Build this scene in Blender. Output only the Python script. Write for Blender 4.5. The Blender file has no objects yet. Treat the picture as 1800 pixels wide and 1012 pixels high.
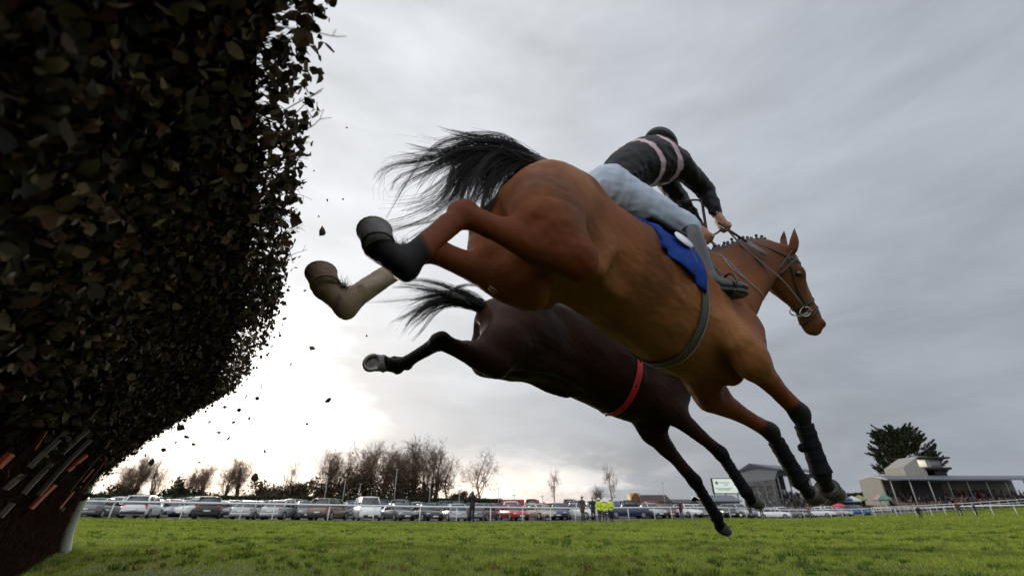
import bpy, math, random
import numpy as np
from mathutils import Vector, Matrix
from mathutils.bvhtree import BVHTree
import openvdb

# ------------------------------------------------------------------ camera, world, sun, exposure
SC = bpy.context.scene
F = 800.0; TH = math.atan(402 / 800.0); CH = 0.38
cT, sT = math.cos(TH), math.sin(TH)
cam = bpy.data.cameras.new('camera'); camo = bpy.data.objects.new('camera', cam)
SC.collection.objects.link(camo); SC.camera = camo
camo.location = (0, 0, CH); camo.rotation_euler = (math.pi / 2 + TH, 0, 0)
cam.sensor_width = 36; cam.lens = 16; cam.clip_start = 0.05; cam.clip_end = 3000
cam.dof.use_dof = True; cam.dof.focus_distance = 2.5; cam.dof.aperture_fstop = 2.6

SUN_AZ = math.radians(-30); SUN_EL = math.radians(9)
SUND = Vector((math.sin(SUN_AZ) * math.cos(SUN_EL), math.cos(SUN_AZ) * math.cos(SUN_EL), math.sin(SUN_EL)))
sl = bpy.data.lights.new('sun', 'SUN'); so = bpy.data.objects.new('sun', sl); SC.collection.objects.link(so)
sl.energy = 1.5; sl.angle = math.radians(14); sl.color = (1, .90, .76)
so.rotation_euler = (-SUND).to_track_quat('-Z', 'Y').to_euler()

W = bpy.data.worlds.new('World'); SC.world = W; W.use_nodes = True
def build_world():
    nt = W.node_tree; nt.nodes.clear(); N = nt.nodes.new; Lk = nt.links.new
    out = N('ShaderNodeOutputWorld'); bg = N('ShaderNodeBackground'); Lk(bg.outputs[0], out.inputs[0])
    sky = N('ShaderNodeTexSky'); sky.sky_type = 'NISHITA'; sky.sun_disc = False
    sky.sun_elevation = SUN_EL; sky.sun_rotation = SUN_AZ; sky.air_density = 1.5; sky.dust_density = 3
    tc = N('ShaderNodeTexCoord')
    def math_(op, a, b=None, c=None, cl=False):
        n = N('ShaderNodeMath'); n.operation = op; n.use_clamp = cl
        for i, v in enumerate((a, b, c)):
            if v is None: continue
            if hasattr(v, 'is_output') or hasattr(v, 'links'): Lk(v, n.inputs[i])
            else: n.inputs[i].default_value = v
        return n.outputs[0]
    def vdot(v):
        n = N('ShaderNodeVectorMath'); n.operation = 'DOT_PRODUCT'; Lk(tc.outputs['Generated'], n.inputs[0]); n.inputs[1].default_value = v
        return n.outputs['Value']
    def mr(v, a, b, c, d, sm=True):
        n = N('ShaderNodeMapRange'); n.interpolation_type = 'SMOOTHSTEP' if sm else 'LINEAR'
        Lk(v, n.inputs[0]); n.inputs[1].default_value = a; n.inputs[2].default_value = b; n.inputs[3].default_value = c; n.inputs[4].default_value = d
        return n.outputs[0]
    def noise(scale, det, rough, sc=(1, 1, 1), loc=(0, 0, 0), dist=0.):
        m = N('ShaderNodeMapping'); m.inputs['Scale'].default_value = sc; m.inputs['Location'].default_value = loc
        Lk(tc.outputs['Generated'], m.inputs[0])
        n = N('ShaderNodeTexNoise'); n.inputs['Scale'].default_value = scale; n.inputs['Detail'].default_value = det
        n.inputs['Roughness'].default_value = rough; n.inputs['Distortion'].default_value = dist
        Lk(m.outputs[0], n.inputs[0]); return n.outputs[0]
    def mix(f, a, b):
        n = N('ShaderNodeMix'); n.data_type = 'RGBA'
        if hasattr(f, 'links'): Lk(f, n.inputs[0])
        else: n.inputs[0].default_value = f
        for i, v in ((6, a), (7, b)):
            if hasattr(v, 'links'): Lk(v, n.inputs[i])
            else: n.inputs[i].default_value = (*v, 1)
        return n.outputs[2]
    z = vdot((0, 0, 1)); y = vdot((0, 1, 0)); x = vdot((1, 0, 0))
    sd = vdot(tuple(SUND))
    n1 = noise(2.2, 7, .5, (1, 1, 3.0), (3.1, 0, .4), .3)
    n2 = noise(5.5, 6, .55, (1, 1, 3.2), (.7, 2, .3), .4)
    n3 = noise(13, 5, .6, (1, 1, 2.2), (.2, .1, 0))
    # the deck: pale on the sun's side, blue-grey to the right
    side = mr(x, -.35, .75, 0, 1)
    deck = mix(side, (.56, .575, .60), (.325, .352, .395))
    deck = mix(mr(z, .05, .5, 1, 0), deck, mix(side, (.40, .41, .43), (.262, .287, .328)))
    k = math_('ADD', math_('MULTIPLY', math_('SUBTRACT', n1, .5), .72), math_('MULTIPLY', math_('SUBTRACT', n2, .5), .42))
    k = math_('ADD', k, 1.0)
    vm = N('ShaderNodeVectorMath'); vm.operation = 'SCALE'; Lk(deck, vm.inputs[0]); Lk(k, vm.inputs[3])
    # where the low sun breaks under the deck
    glow = math_('POWER', math_('MAXIMUM', sd, 0.), 9.)
    edge = math_('ADD', sd, math_('MULTIPLY', math_('SUBTRACT', n1, .5), .12))
    edge = math_('ADD', edge, math_('MULTIPLY', math_('SUBTRACT', n2, .5), .05))
    core = mr(edge, .964, 1.006, 0, 1)
    low = math_('MULTIPLY', mr(z, .02, .14, 1, 0), mr(math_('ADD', sd, math_('MULTIPLY', math_('SUBTRACT', n3, .5), .25)), .72, .9, 0, 1))
    opn = math_('MAXIMUM', core, low, cl=True)
    col = mix(opn, vm.outputs[0], mix(mr(z, .03, .22, 0, 1), (1.15, .96, .80), (1.3, 1.26, 1.22)))
    g2 = N('ShaderNodeVectorMath'); g2.operation = 'SCALE'; g2.inputs[0].default_value = (.21, .207, .204); Lk(glow, g2.inputs[3])
    ad = N('ShaderNodeVectorMath'); ad.operation = 'ADD'; Lk(col, ad.inputs[0]); Lk(g2.outputs[0], ad.inputs[1])
    # scattered lighter breaks low over the horizon
    brk = math_('MULTIPLY', mr(n2, .5, .68, 0, .75), math_('MULTIPLY', mr(z, .02, .17, 1, 0), mr(x, .1, .42, 1, 0)))
    col2 = mix(brk, ad.outputs[0], (.86, .83, .80))
    # unseen sky overhead and behind the camera, brightened to light the scene
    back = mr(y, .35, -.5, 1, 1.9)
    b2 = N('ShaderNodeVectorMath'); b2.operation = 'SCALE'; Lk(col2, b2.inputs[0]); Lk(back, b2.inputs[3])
    s2 = N('ShaderNodeVectorMath'); s2.operation = 'SCALE'; Lk(sky.outputs[0], s2.inputs[0]); s2.inputs[3].default_value = 1.0
    fin = mix(.93, s2.outputs[0], b2.outputs[0])
    # the Nishita part keeps its 0.1 strength, the clouds their own
    fa = N('ShaderNodeVectorMath'); fa.operation = 'SCALE'; Lk(sky.outputs[0], fa.inputs[0]); fa.inputs[3].default_value = .04
    ad2 = N('ShaderNodeVectorMath'); ad2.operation = 'ADD'
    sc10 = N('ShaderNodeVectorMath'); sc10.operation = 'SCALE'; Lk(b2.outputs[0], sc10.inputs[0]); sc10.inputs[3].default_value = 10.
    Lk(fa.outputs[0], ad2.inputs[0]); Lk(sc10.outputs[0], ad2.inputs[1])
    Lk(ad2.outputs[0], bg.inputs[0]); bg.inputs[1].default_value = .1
build_world()
SC.view_settings.view_transform = 'Standard'; SC.view_settings.look = 'None'
SC.view_settings.exposure = 0.35; SC.view_settings.gamma = 1; SC.view_settings.use_curve_mapping = False

# ------------------------------------------------------------------ helpers
rnd = random.Random(7); rng = np.random.default_rng(7)
COL = SC.collection
def U(px, py, zc):
    """a point of the photograph (1800 px wide) at depth zc, in metres"""
    r = (px - 900) / F * zc; u = (506 - py) / F * zc
    return np.array([r, zc * cT - u * sT, CH + zc * sT + u * cT])
def hgt(x, y):
    x = np.asarray(x, float); y = np.asarray(y, float)
    l = np.maximum(0, -x - 6) * .011
    r = np.minimum(np.maximum(0, x - 17), 130) ** 2 * .00028
    s = .028 * np.clip(y - 47, 0, 60) * np.clip((38 - x) / 22, 0, 1)
    return l + r + s
def G(px, Y):
    """ground point seen at column px, Y metres out"""
    X = 0.
    for _ in range(6):
        z = float(hgt(X, Y)); X = (px - 900) / F * (Y * cT + (z - CH) * sT)
    return Vector((X, Y, z))
def tag(o, label=None, cat=None, group=None, kind=None):
    if label: o['label'] = label
    if cat: o['category'] = cat
    if group: o['group'] = group
    if kind: o['kind'] = kind
    return o
def empty(name, loc=(0, 0, 0), rot=None, label=None, cat=None, group=None, kind=None):
    o = bpy.data.objects.new(name, None); COL.objects.link(o); o.location = loc; o.empty_display_size = .2
    if rot is not None:
        if isinstance(rot, (int, float)): o.rotation_euler = (0, 0, rot)
        else: o.rotation_euler = rot.to_euler()
    return tag(o, label, cat, group, kind)
def mesh_np(name, V, Fc, mat=None, parent=None, smooth=True, col=None, off=None):
    """V (n,3) array; Fc a list of (m,k) integer arrays"""
    V = np.asarray(V, np.float32)
    if off is not None: V = V - np.asarray(off, np.float32)
    if isinstance(Fc, np.ndarray): Fc = [Fc]
    Fc = [f for f in Fc if len(f)]
    me = bpy.data.meshes.new(name)
    nl = sum(f.size for f in Fc); npol = sum(len(f) for f in Fc)
    me.vertices.add(len(V)); me.vertices.foreach_set('co', V.ravel())
    me.loops.add(nl); me.loops.foreach_set('vertex_index', np.concatenate([f.ravel() for f in Fc]).astype(np.int32))
    tot = np.concatenate([np.full(len(f), f.shape[1]) for f in Fc]); st = np.concatenate([[0], np.cumsum(tot)[:-1]])
    me.polygons.add(npol); me.polygons.foreach_set('loop_start', st.astype(np.int32)); me.polygons.foreach_set('loop_total', tot.astype(np.int32))
    me.polygons.foreach_set('use_smooth', np.full(npol, smooth, bool))
    me.update(calc_edges=True); me.validate()
    if col is not None:
        a = me.color_attributes.new('Col', 'FLOAT_COLOR', 'POINT')
        c = np.ones((len(V), 4), np.float32); c[:, :3] = col; a.data.foreach_set('color', c.ravel())
    if mat: me.materials.append(mat)
    o = bpy.data.objects.new(name, me); COL.objects.link(o)
    if parent: o.parent = parent
    return o
class MB:
    """collects shapes; build() links them as ONE mesh"""
    def __init__(s): s.V = []; s.Q = []; s.T = []; s.n = 0; s.C = []
    def add(s, V, Q=(), T=(), c=None):
        V = np.asarray(V, float).reshape(-1, 3)
        if len(Q): s.Q.append(np.asarray(Q, int) + s.n)
        if len(T): s.T.append(np.asarray(T, int) + s.n)
        s.V.append(V); s.n += len(V)
        if c is not None: s.C.append(np.tile(np.asarray(c, float), (len(V), 1)))
        return s
    def box(s, c, size, rz=0, M=None, c3=None, bev=0):
        hx, hy, hz = [v / 2 for v in size]
        if bev:
            b = bev; pts = []
            ring = [(hx - b, hy), (hx, hy - b), (hx, -hy + b), (hx - b, -hy), (-hx + b, -hy), (-hx, -hy + b), (-hx, hy - b), (-hx + b, hy)]
            def inset(r, k): return [(x * (1 - k / hx), y * (1 - k / hy)) for x, y in r]
            for zz, rr in ((-hz, inset(ring, b)), (-hz + b, ring), (hz - b, ring), (hz, inset(ring, b))):
                pts += [(x, y, zz) for x, y in rr]
            Q = [(i * 8 + j, i * 8 + (j + 1) % 8, i * 8 + 8 + (j + 1) % 8, i * 8 + 8 + j) for i in range(3) for j in range(8)]
            Q = [tuple(reversed(q)) for q in Q]
            Tt = [(0, j, j + 1) for j in range(1, 7)] + [(24, 24 + j + 1, 24 + j) for j in range(1, 7)]
            V = np.array(pts)
        else:
            V = np.array([(x, y, z) for x in (-hx, hx) for y in (-hy, hy) for z in (-hz, hz)])
            Q = [(0, 1, 3, 2), (4, 6, 7, 5), (0, 4, 5, 1), (2, 3, 7, 6), (0, 2, 6, 4), (1, 5, 7, 3)]; Tt = []
        if M is not None: V = V @ np.asarray(M, float).T
        if rz: 
            a, b_ = math.cos(rz), math.sin(rz); V = V @ np.array([[a, b_, 0], [-b_, a, 0], [0, 0, 1]])
        return s.add(V + np.asarray(c, float), Q, Tt, c3)
    def tube(s, P, r, n=8, cap=True, flat=None, up=(0, 0, 1), c3=None, closed=False):
        """tube along P; r a number or one per point; flat=(w,t) makes a strap whose wide side lies along 'up' vectors"""
        P = np.asarray(P, float); m = len(P); r = np.broadcast_to(np.asarray(r, float), (m,))
        if closed: Tn = np.roll(P, -1, 0) - np.roll(P, 1, 0)
        else: Tn = np.gradient(P, axis=0)
        Tn /= np.linalg.norm(Tn, axis=1, keepdims=True) + 1e-12
        upv = np.asarray(up, float)
        if upv.ndim == 1:
            A = np.empty_like(P); a = np.cross(Tn[0], upv)
            if np.linalg.norm(a) < .1: a = np.cross(Tn[0], (1, .3, 0))
            for i in range(m):
                a = a - Tn[i] * (a @ Tn[i]); a /= np.linalg.norm(a) + 1e-12; A[i] = a
        else:
            A = np.cross(Tn, upv); A /= np.linalg.norm(A, axis=1, keepdims=True) + 1e-12
        B = np.cross(Tn, A)
        th = np.arange(n) * 2 * math.pi / n + (math.pi / 4 if n == 4 else 0)
        ca, sa = np.cos(th), np.sin(th)
        if flat: w, t = flat; V = P[:, None] + A[:, None] * (ca * w)[None, :, None] * r[:, None, None] + B[:, None] * (sa * t)[None, :, None] * r[:, None, None]
        else: V = P[:, None] + r[:, None, None] * (A[:, None] * ca[None, :, None] + B[:, None] * sa[None, :, None])
        i = np.arange(m if closed else m - 1)[:, None]; j = np.arange(n)[None]; j2 = (j + 1) % n; i2 = (i + 1) % m
        Q = np.stack([i * n + j, i2 * n + j, i2 * n + j2, i * n + j2], -1).reshape(-1, 4)
        V = V.reshape(-1, 3); T = []
        if cap and not closed:
            k = len(V); V = np.vstack([V, P[0], P[-1]])
            T = [(k, j + 1 if j + 1 < n else 0, j) for j in range(n)]; b = (m - 1) * n
            T += [(k + 1, b + j, b + (j + 1) % n) for j in range(n)]
            T = [t[::-1] for t in T]; 
        return s.add(V, Q[:, ::-1], [t[::-1] for t in T], c3)
    def loft(s, rings, cap=True, c3=None, closed=True):
        R = np.asarray(rings, float); m, n = R.shape[:2]
        i = np.arange(m - 1)[:, None]; j = np.arange(n if closed else n - 1)[None]; j2 = (j + 1) % n
        Q = np.stack([i * n + j, i * n + j2, (i + 1) * n + j2, (i + 1) * n + j], -1).reshape(-1, 4)
        V = R.reshape(-1, 3); T = []
        if cap and closed:
            k = len(V); V = np.vstack([V, R[0].mean(0), R[-1].mean(0)]); b = (m - 1) * n
            T = [(k, (j + 1) % n, j) for j in range(n)] + [(k + 1, b + j, b + (j + 1) % n) for j in range(n)]
        return s.add(V, Q, T, c3)
    def ell(s, c, r, n=12, m=8, c3=None, M=None):
        rings = []
        for i in range(m + 1):
            a = -math.pi / 2 + math.pi * i / m; a = max(min(a, 1.55), -1.55)
            rings.append([(math.cos(a) * math.cos(b), math.cos(a) * math.sin(b), math.sin(a)) for b in np.arange(n) * 2 * math.pi / n])
        R = np.array(rings) * np.asarray(r, float)
        if M is not None: R = R @ np.asarray(M, float).T
        return s.loft(R + np.asarray(c, float), c3=c3)
    def build(s, name, mat=None, parent=None, smooth=True, off=None):
        fs = []
        if s.Q: fs.append(np.vstack(s.Q))
        if s.T: fs.append(np.vstack(s.T))
        return mesh_np(name, np.vstack(s.V), fs, mat, parent, smooth, np.vstack(s.C) if s.C else None, off)

def catmull(P, sub):
    P = np.asarray(P, float)
    if P.ndim == 1: P = P[:, None]
    n = len(P)
    if n < 3: t = np.linspace(0, n - 1, (n - 1) * sub + 1); i = np.minimum(t.astype(int), n - 2); f = (t - i)[:, None]; return P[i] * (1 - f) + P[i + 1] * f
    E = np.vstack([2 * P[0] - P[1], P, 2 * P[-1] - P[-2]]); out = []
    for i in range(n - 1):
        p0, p1, p2, p3 = E[i:i + 4]
        for k in range(sub):
            t = k / sub
            out.append(.5 * ((2 * p1) + (-p0 + p2) * t + (2 * p0 - 5 * p1 + 4 * p2 - p3) * t * t + (-p0 + 3 * p1 - 3 * p2 + p3) * t ** 3))
    out.append(P[-1]); return np.array(out)

class SDF:
    def __init__(s, lo, hi, h):
        s.lo = np.array(lo, float); s.h = h; s.n = np.ceil((np.array(hi) - s.lo) / h).astype(int) + 1
        s.D = np.full(s.n, .2, np.float32)
    def _box(s, lo, hi):
        a = np.maximum(0, np.floor((lo - s.lo) / s.h).astype(int)); b = np.minimum(s.n, np.ceil((hi - s.lo) / s.h).astype(int) + 1)
        if (b <= a).any(): return None
        ax = [s.lo[i] + s.h * np.arange(a[i], b[i]) for i in range(3)]
        g = np.stack(np.meshgrid(*ax, indexing='ij'), -1).astype(np.float32)
        return tuple(slice(a[i], b[i]) for i in range(3)), g
    def comb(s, sl, d, k, op='u'):
        c = s.D[sl]
        if op == 'u':
            h = np.clip(.5 + .5 * (c - d) / k, 0, 1); s.D[sl] = c * (1 - h) + d * h - k * h * (1 - h)
        else:
            h = np.clip(.5 - .5 * (c + d) / k, 0, 1); s.D[sl] = c * (1 - h) - d * h + k * h * (1 - h)
    def chain(s, pts, rad, w1=(0, 1, 0), k=.03, sub=4, op='u'):
        pts = catmull(pts, sub); rad = np.asarray(rad, float)
        if rad.ndim == 0: rad = np.full((1, 2), float(rad)); R = np.tile(rad, (len(pts), 1))
        else:
            if rad.ndim == 1: rad = np.stack([rad, rad], 1)
            R = np.maximum(catmull(rad, sub), .002)
        mg = R.max() + 1.5 * k + 2 * s.h
        bx = s._box(pts.min(0) - mg, pts.max(0) + mg)
        if bx is None: return s
        sl, g = bx; full = np.full(g.shape[:3], .2, np.float32); base = np.array([x.start for x in sl])
        w1 = np.asarray(w1, float)
        for i in range(len(pts) - 1):
            a, b = pts[i], pts[i + 1]; r = R[i:i + 2]; m2 = r.max() + 1.5 * k + 2 * s.h
            lo = np.minimum(a, b) - m2; hi = np.maximum(a, b) + m2
            ia = np.maximum(0, np.floor((lo - s.lo) / s.h).astype(int) - base); ib = np.minimum(g.shape[:3], np.ceil((hi - s.lo) / s.h).astype(int) + 1 - base)
            if (ib <= ia).any(): continue
            ss = tuple(slice(ia[q], ib[q]) for q in range(3)); p = g[ss]
            ab = b - a; L = np.linalg.norm(ab)
            if L < 1e-6: continue
            ax = ab / L; e1 = w1 - ax * (w1 @ ax)
            if np.linalg.norm(e1) < .05: e1 = np.cross(ax, (.3, .2, 1))
            e1 /= np.linalg.norm(e1); e2 = np.cross(ax, e1)
            d = p - a.astype(np.float32); t = np.clip(d @ (ab / L / L).astype(np.float32), 0, 1)
            e = d - t[..., None] * ab.astype(np.float32)
            r1 = r[0, 0] + (r[1, 0] - r[0, 0]) * t; r2 = r[0, 1] + (r[1, 1] - r[0, 1]) * t
            q = np.sqrt((e @ e1.astype(np.float32) / r1) ** 2 + (e @ e2.astype(np.float32) / r2) ** 2 + (e @ ax.astype(np.float32) / np.minimum(r1, r2)) ** 2) + 1e-4
            ln = np.sqrt((e * e).sum(-1)) + 1e-5
            v = ln - ln / q; v = np.where(q < .05, -np.minimum(r1, r2), v)
            full[ss] = np.minimum(full[ss], v)
        s.comb(sl, full, k, op); return s
    def ball(s, c, r, k=.03, op='u', w1=(0, 1, 0), ax=(1, 0, 0)):
        """ellipsoid: r=(along ax, along w1, third)"""
        c = np.asarray(c, float); r = np.broadcast_to(np.asarray(r, float), (3,)); mg = r.max() + 1.5 * k + 2 * s.h
        bx = s._box(c - mg, c + mg)
        if bx is None: return s
        sl, g = bx; ax = np.asarray(ax, float); ax = ax / np.linalg.norm(ax); w1 = np.asarray(w1, float); w1 = w1 - ax * (w1 @ ax); w1 /= np.linalg.norm(w1); w2 = np.cross(ax, w1)
        e = g - c.astype(np.float32)
        q = np.sqrt((e @ ax.astype(np.float32) / r[0]) ** 2 + (e @ w1.astype(np.float32) / r[1]) ** 2 + (e @ w2.astype(np.float32) / r[2]) ** 2) + 1e-4
        ln = np.sqrt((e * e).sum(-1)) + 1e-5; v = ln - ln / q; v = np.where(q < .05, -r.min(), v)
        s.comb(sl, v.astype(np.float32), k, op); return s
    def sections(s, fs, top, bot, hw, k=.03, n=2.3, egg=.25, lat=None):
        """trunk: for each f a section from bot to top, half width hw"""
        mg = .08; lo = np.array([fs[0] - .02, -max(hw) - mg - .1, min(bot) - mg]); hi = np.array([fs[-1] + .02, max(hw) + mg + .1, max(top) + mg])
        sl, g = s._box(lo, hi)
        ff = g[:, 0, 0, 0]; sub = 8; F_ = catmull(fs, sub)[:, 0]
        T = np.interp(ff, F_, catmull(top, sub)[:, 0])[:, None, None]; B = np.interp(ff, F_, catmull(bot, sub)[:, 0])[:, None, None]; Wd = np.maximum(np.interp(ff, F_, catmull(hw, sub)[:, 0]), .01)[:, None, None]
        c = B + .45 * (T - B); up = g[..., 2] - c; hh = np.where(up > 0, T - c, c - B); v = up / hh
        w = Wd * (1 - egg * np.clip(v, 0, 1) ** 2)
        l = g[..., 1] - (0 if lat is None else np.interp(ff, F_, catmull(lat, sub)[:, 0])[:, None, None])
        q = (np.abs(l / w) ** n + np.abs(v) ** n) ** (1 / n); ln = np.sqrt(l ** 2 + up ** 2) + 1e-5
        d = ln - ln / np.maximum(q, 1e-3); d = np.where(q < .05, -.1, d)
        d = np.maximum(d, np.maximum(fs[0] - g[..., 0], g[..., 0] - fs[-1]))
        s.comb(sl, d.astype(np.float32), k); return s
    def mesh(s, smooth=1, clip=None):
        D = s.D
        gr = openvdb.FloatGrid(1.0); gr.copyFromArray(np.ascontiguousarray(D)); 
        r = gr.convertToQuads(isovalue=0.0)
        V, Q = np.array(r[0], float), np.array(r[1], int)
        V = V * s.h + s.lo
        for _ in range(smooth):           # a light Laplacian pass
            A = np.zeros_like(V); cnt = np.zeros(len(V))
            for a, b in ((0, 1), (1, 2), (2, 3), (3, 0)):
                np.add.at(A, Q[:, a], V[Q[:, b]]); np.add.at(A, Q[:, b], V[Q[:, a]]); np.add.at(cnt, Q[:, a], 1); np.add.at(cnt, Q[:, b], 1)
            V = V * .5 + .5 * A / cnt[:, None]
        # orient outward
        n = np.cross(V[Q[:, 1]] - V[Q[:, 0]], V[Q[:, 2]] - V[Q[:, 0]]); ctr = V[Q].mean(1)
        vol = (n * ctr).sum()
        if vol < 0: Q = Q[:, ::-1]
        return V, Q
def crease(V, Q, f, amp, seed=0, st=(1, 1, 1), rid=True, mask=None):
    n = vnoise(V * np.array(st), f, seed) * .7 + vnoise(V * np.array(st), f * 2.1, seed + 9) * .45; d = (.35 - np.abs(n)) if rid else n
    d = d * amp * (1 if mask is None else mask); return V + normals(V, Q) * d[:, None]
def vnoise(V, f, seed=0):
    r = np.random.default_rng(seed); o = np.zeros(len(V)); W_q = V + .12 / max(f, 1) * 8 * np.sin(V[:, [1, 2, 0]] * f * .7 + seed)
    for i in range(6):
        k = r.normal(size=3) * f * (1 + i * .5); o += np.sin(W_q @ k + r.uniform(0, 6)) / (1 + i * .4)
    return o / 2.2
def normals(V, Q):
    n = np.cross(V[Q[:, 2]] - V[Q[:, 0]], V[Q[:, 3]] - V[Q[:, 1]]); A = np.zeros_like(V)
    for i in range(4): np.add.at(A, Q[:, i], n)
    return A / (np.linalg.norm(A, axis=1, keepdims=True) + 1e-12)

# ------------------------------------------------------------------ materials
MT = {}
def mat(name, col=(.5, .5, .5), rough=.6, metal=0, spec=.5, attr=False, var=0., vscale=20., bump=0., bscale=60., emit=None, sheen=0, coat=0, trans=0, sub=0, stretch=None, col2=None, alpha=None):
    if name in MT: return MT[name]
    m = bpy.data.materials.new(name); m.use_nodes = True; nt = m.node_tree; N = nt.nodes.new; Lk = nt.links.new
    b = nt.nodes['Principled BSDF']; b.inputs['Roughness'].default_value = rough; b.inputs['Metallic'].default_value = metal
    b.inputs['Specular IOR Level'].default_value = spec; b.inputs['Sheen Weight'].default_value = sheen; b.inputs['Coat Weight'].default_value = coat
    b.inputs['Transmission Weight'].default_value = trans
    src = None
    if attr:
        a = N('ShaderNodeVertexColor'); a.layer_name = 'Col'; src = a.outputs[0]
    else:
        b.inputs['Base Color'].default_value = (*col, 1)
    tc = N('ShaderNodeTexCoord'); mp = N('ShaderNodeMapping'); Lk(tc.outputs['Object'], mp.inputs[0])
    if stretch: mp.inputs['Scale'].default_value = stretch
    if var or col2:
        n = N('ShaderNodeTexNoise'); n.inputs['Scale'].default_value = vscale; n.inputs['Detail'].default_value = 5; n.inputs['Roughness'].default_value = .6; Lk(mp.outputs[0], n.inputs[0])
        r = N('ShaderNodeMapRange'); Lk(n.outputs[0], r.inputs[0]); r.inputs[1].default_value = .3; r.inputs[2].default_value = .7
        if col2:
            mx = N('ShaderNodeMix'); mx.data_type = 'RGBA'; mx.inputs[6].default_value = (*col, 1); mx.inputs[7].default_value = (*col2, 1); Lk(r.outputs[0], mx.inputs[0]); Lk(mx.outputs[2], b.inputs['Base Color'])
        else:
            r.inputs[3].default_value = 1 - var; r.inputs[4].default_value = 1 + var
            v = N('ShaderNodeVectorMath'); v.operation = 'SCALE'; Lk(r.outputs[0], v.inputs[3])
            if src: Lk(src, v.inputs[0])
            else: v.inputs[0].default_value = col
            Lk(v.outputs[0], b.inputs['Base Color'])
    elif src: Lk(src, b.inputs['Base Color'])
    if bump:
        n = N('ShaderNodeTexNoise'); n.inputs['Scale'].default_value = bscale; n.inputs['Detail'].default_value = 4; Lk(mp.outputs[0], n.inputs[0])
        bp = N('ShaderNodeBump'); bp.inputs['Strength'].default_value = bump; bp.inputs['Distance'].default_value = .01; Lk(n.outputs[0], bp.inputs['Height']); Lk(bp.outputs[0], b.inputs['Normal'])
    if emit:
        b.inputs['Emission Color'].default_value = (*col, 1); b.inputs['Emission Strength'].default_value = emit
    MT[name] = m; return m
# ------------------------------------------------------------------ horses
def horse_frame(O, R): return np.array(O, float), np.array(R, float)     # rows f, l, u
SKB = dict(O=[0.9608, 2.2973, 1.7795], R=[[0.82679, 0.54985, -0.11866], [-0.55816, 0.82812, -0.05174], [0.06982, 0.10901, 0.99159]],
 P={"anL": [-0.085, 0.281, -0.355], "anR": [-0.086, -0.227, -0.372], "corL": [-1.746, 0.129, -0.92], "corR": [-1.666, -0.132, -0.861], "crp": [-0.944, -0.075, 0.022], "dck": [-1.167, -0.041, -0.097], "elL": [0.02, 0.105, 0.262], "elR": [0.283, -0.113, 0.534], "elbL": [0.273, 0.115, -0.786], "elbR": [0.093, -0.239, -0.747], "fetL": [0.86, 0.047, -1.134], "fetR": [0.593, -0.191, -1.163], "ftlL": [-1.651, 0.212, -0.921], "ftlR": [-1.589, -0.189, -0.947], "grt": [-0.12, 0.006, -0.768], "hckL": [-1.431, 0.135, -0.618], "hckR": [-1.417, -0.134, -0.614], "hed": [-0.147, -0.114, 0.743], "hipL": [-1.092, 0.168, -0.27], "hipR": [-1.086, -0.144, -0.298], "hofL": [0.983, 0.058, -1.206], "hofR": [0.706, -0.151, -1.235], "hpL": [-0.357, 0.12, 0.205], "hpR": [-0.445, -0.03, 0.176], "knL": [-0.006, 0.207, 0.029], "knR": [-0.079, -0.154, 0.026], "kneL": [0.684, 0.051, -0.898], "kneR": [0.486, -0.217, -0.903], "muz": [1.163, -0.165, -0.149], "nck": [-0.173, -0.16, 0.55], "pol": [0.709, -0.325, 0.173], "shL": [-0.209, -0.025, 0.393], "shR": [0.014, -0.148, 0.62], "shpL": [0.22, 0.18, -0.519], "shpR": [0.225, -0.178, -0.511], "stfL": [-1.006, 0.036, -0.644], "stfR": [-0.988, -0.252, -0.685], "toL": [0.084, 0.29, -0.36], "toR": [0.073, -0.279, -0.351], "wrL": [0.192, -0.072, 0.209], "wrR": [0.249, -0.164, 0.289]})
SKK = dict(O=[0.9469, 3.5353, 1.7666], R=[[0.89226, 0.4514, -0.0107], [-0.44673, 0.87909, -0.16623], [-0.06563, 0.1531, 0.98603]],
 P={"corR": [-1.968, -0.099, -0.667], "dck": [-1.313, 0.025, -0.098], "elbL": [0.163, 0.141, -0.805], "elbR": [0.105, -0.157, -0.751], "fetL": [0.568, 0.132, -1.378], "fetR": [0.554, -0.189, -1.276], "ftlR": [-1.866, -0.017, -0.634], "hckR": [-1.736, -0.35, -0.62], "hipL": [-1.08, 0.15, -0.32], "hipR": [-1.065, -0.147, -0.3], "hofL": [0.658, 0.201, -1.457], "hofR": [0.663, -0.135, -1.343], "kneL": [0.416, 0.1, -1.147], "kneR": [0.423, -0.191, -1.028], "shpL": [0.218, 0.179, -0.53], "shpR": [0.222, -0.198, -0.499], "stfR": [-1.316, -0.202, -0.624],
 "stfL": [-1.2, .15, -.66], "hckL": [-1.62, .2, -.55], "ftlL": [-1.93, .13, -.66], "corL": [-2.04, .1, -.72], "pol": [.62, .3, .33], "muz": [1.02, .36, -.05]})
def unit(v): v = np.asarray(v, float); return v / (np.linalg.norm(v) + 1e-12)
BASE_U = -1.5
VEINS = [[(-.10, -.25, -.60), (-.30, -.25, -.60), (-.50, -.25, -.55), (-.66, -.25, -.46), (-.80, -.24, -.34)], [(-.35, -.25, -.60), (-.45, -.27, -.50), (-.55, -.27, -.40)], [(-.95, -.30, -.62), (-1.05, -.27, -.48), (-1.10, -.27, -.34), (-1.06, -.27, -.2)],
 [(.18, -.22, -.50), (.10, -.25, -.60), (.02, -.25, -.68)], [(.22, -.2, -.40), (.12, -.24, -.46)], [(-1.0, -.28, -.70), (-1.15, -.20, -.66), (-1.3, -.16, -.64)]]
def pdir(a, b): return unit(a - b)
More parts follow.
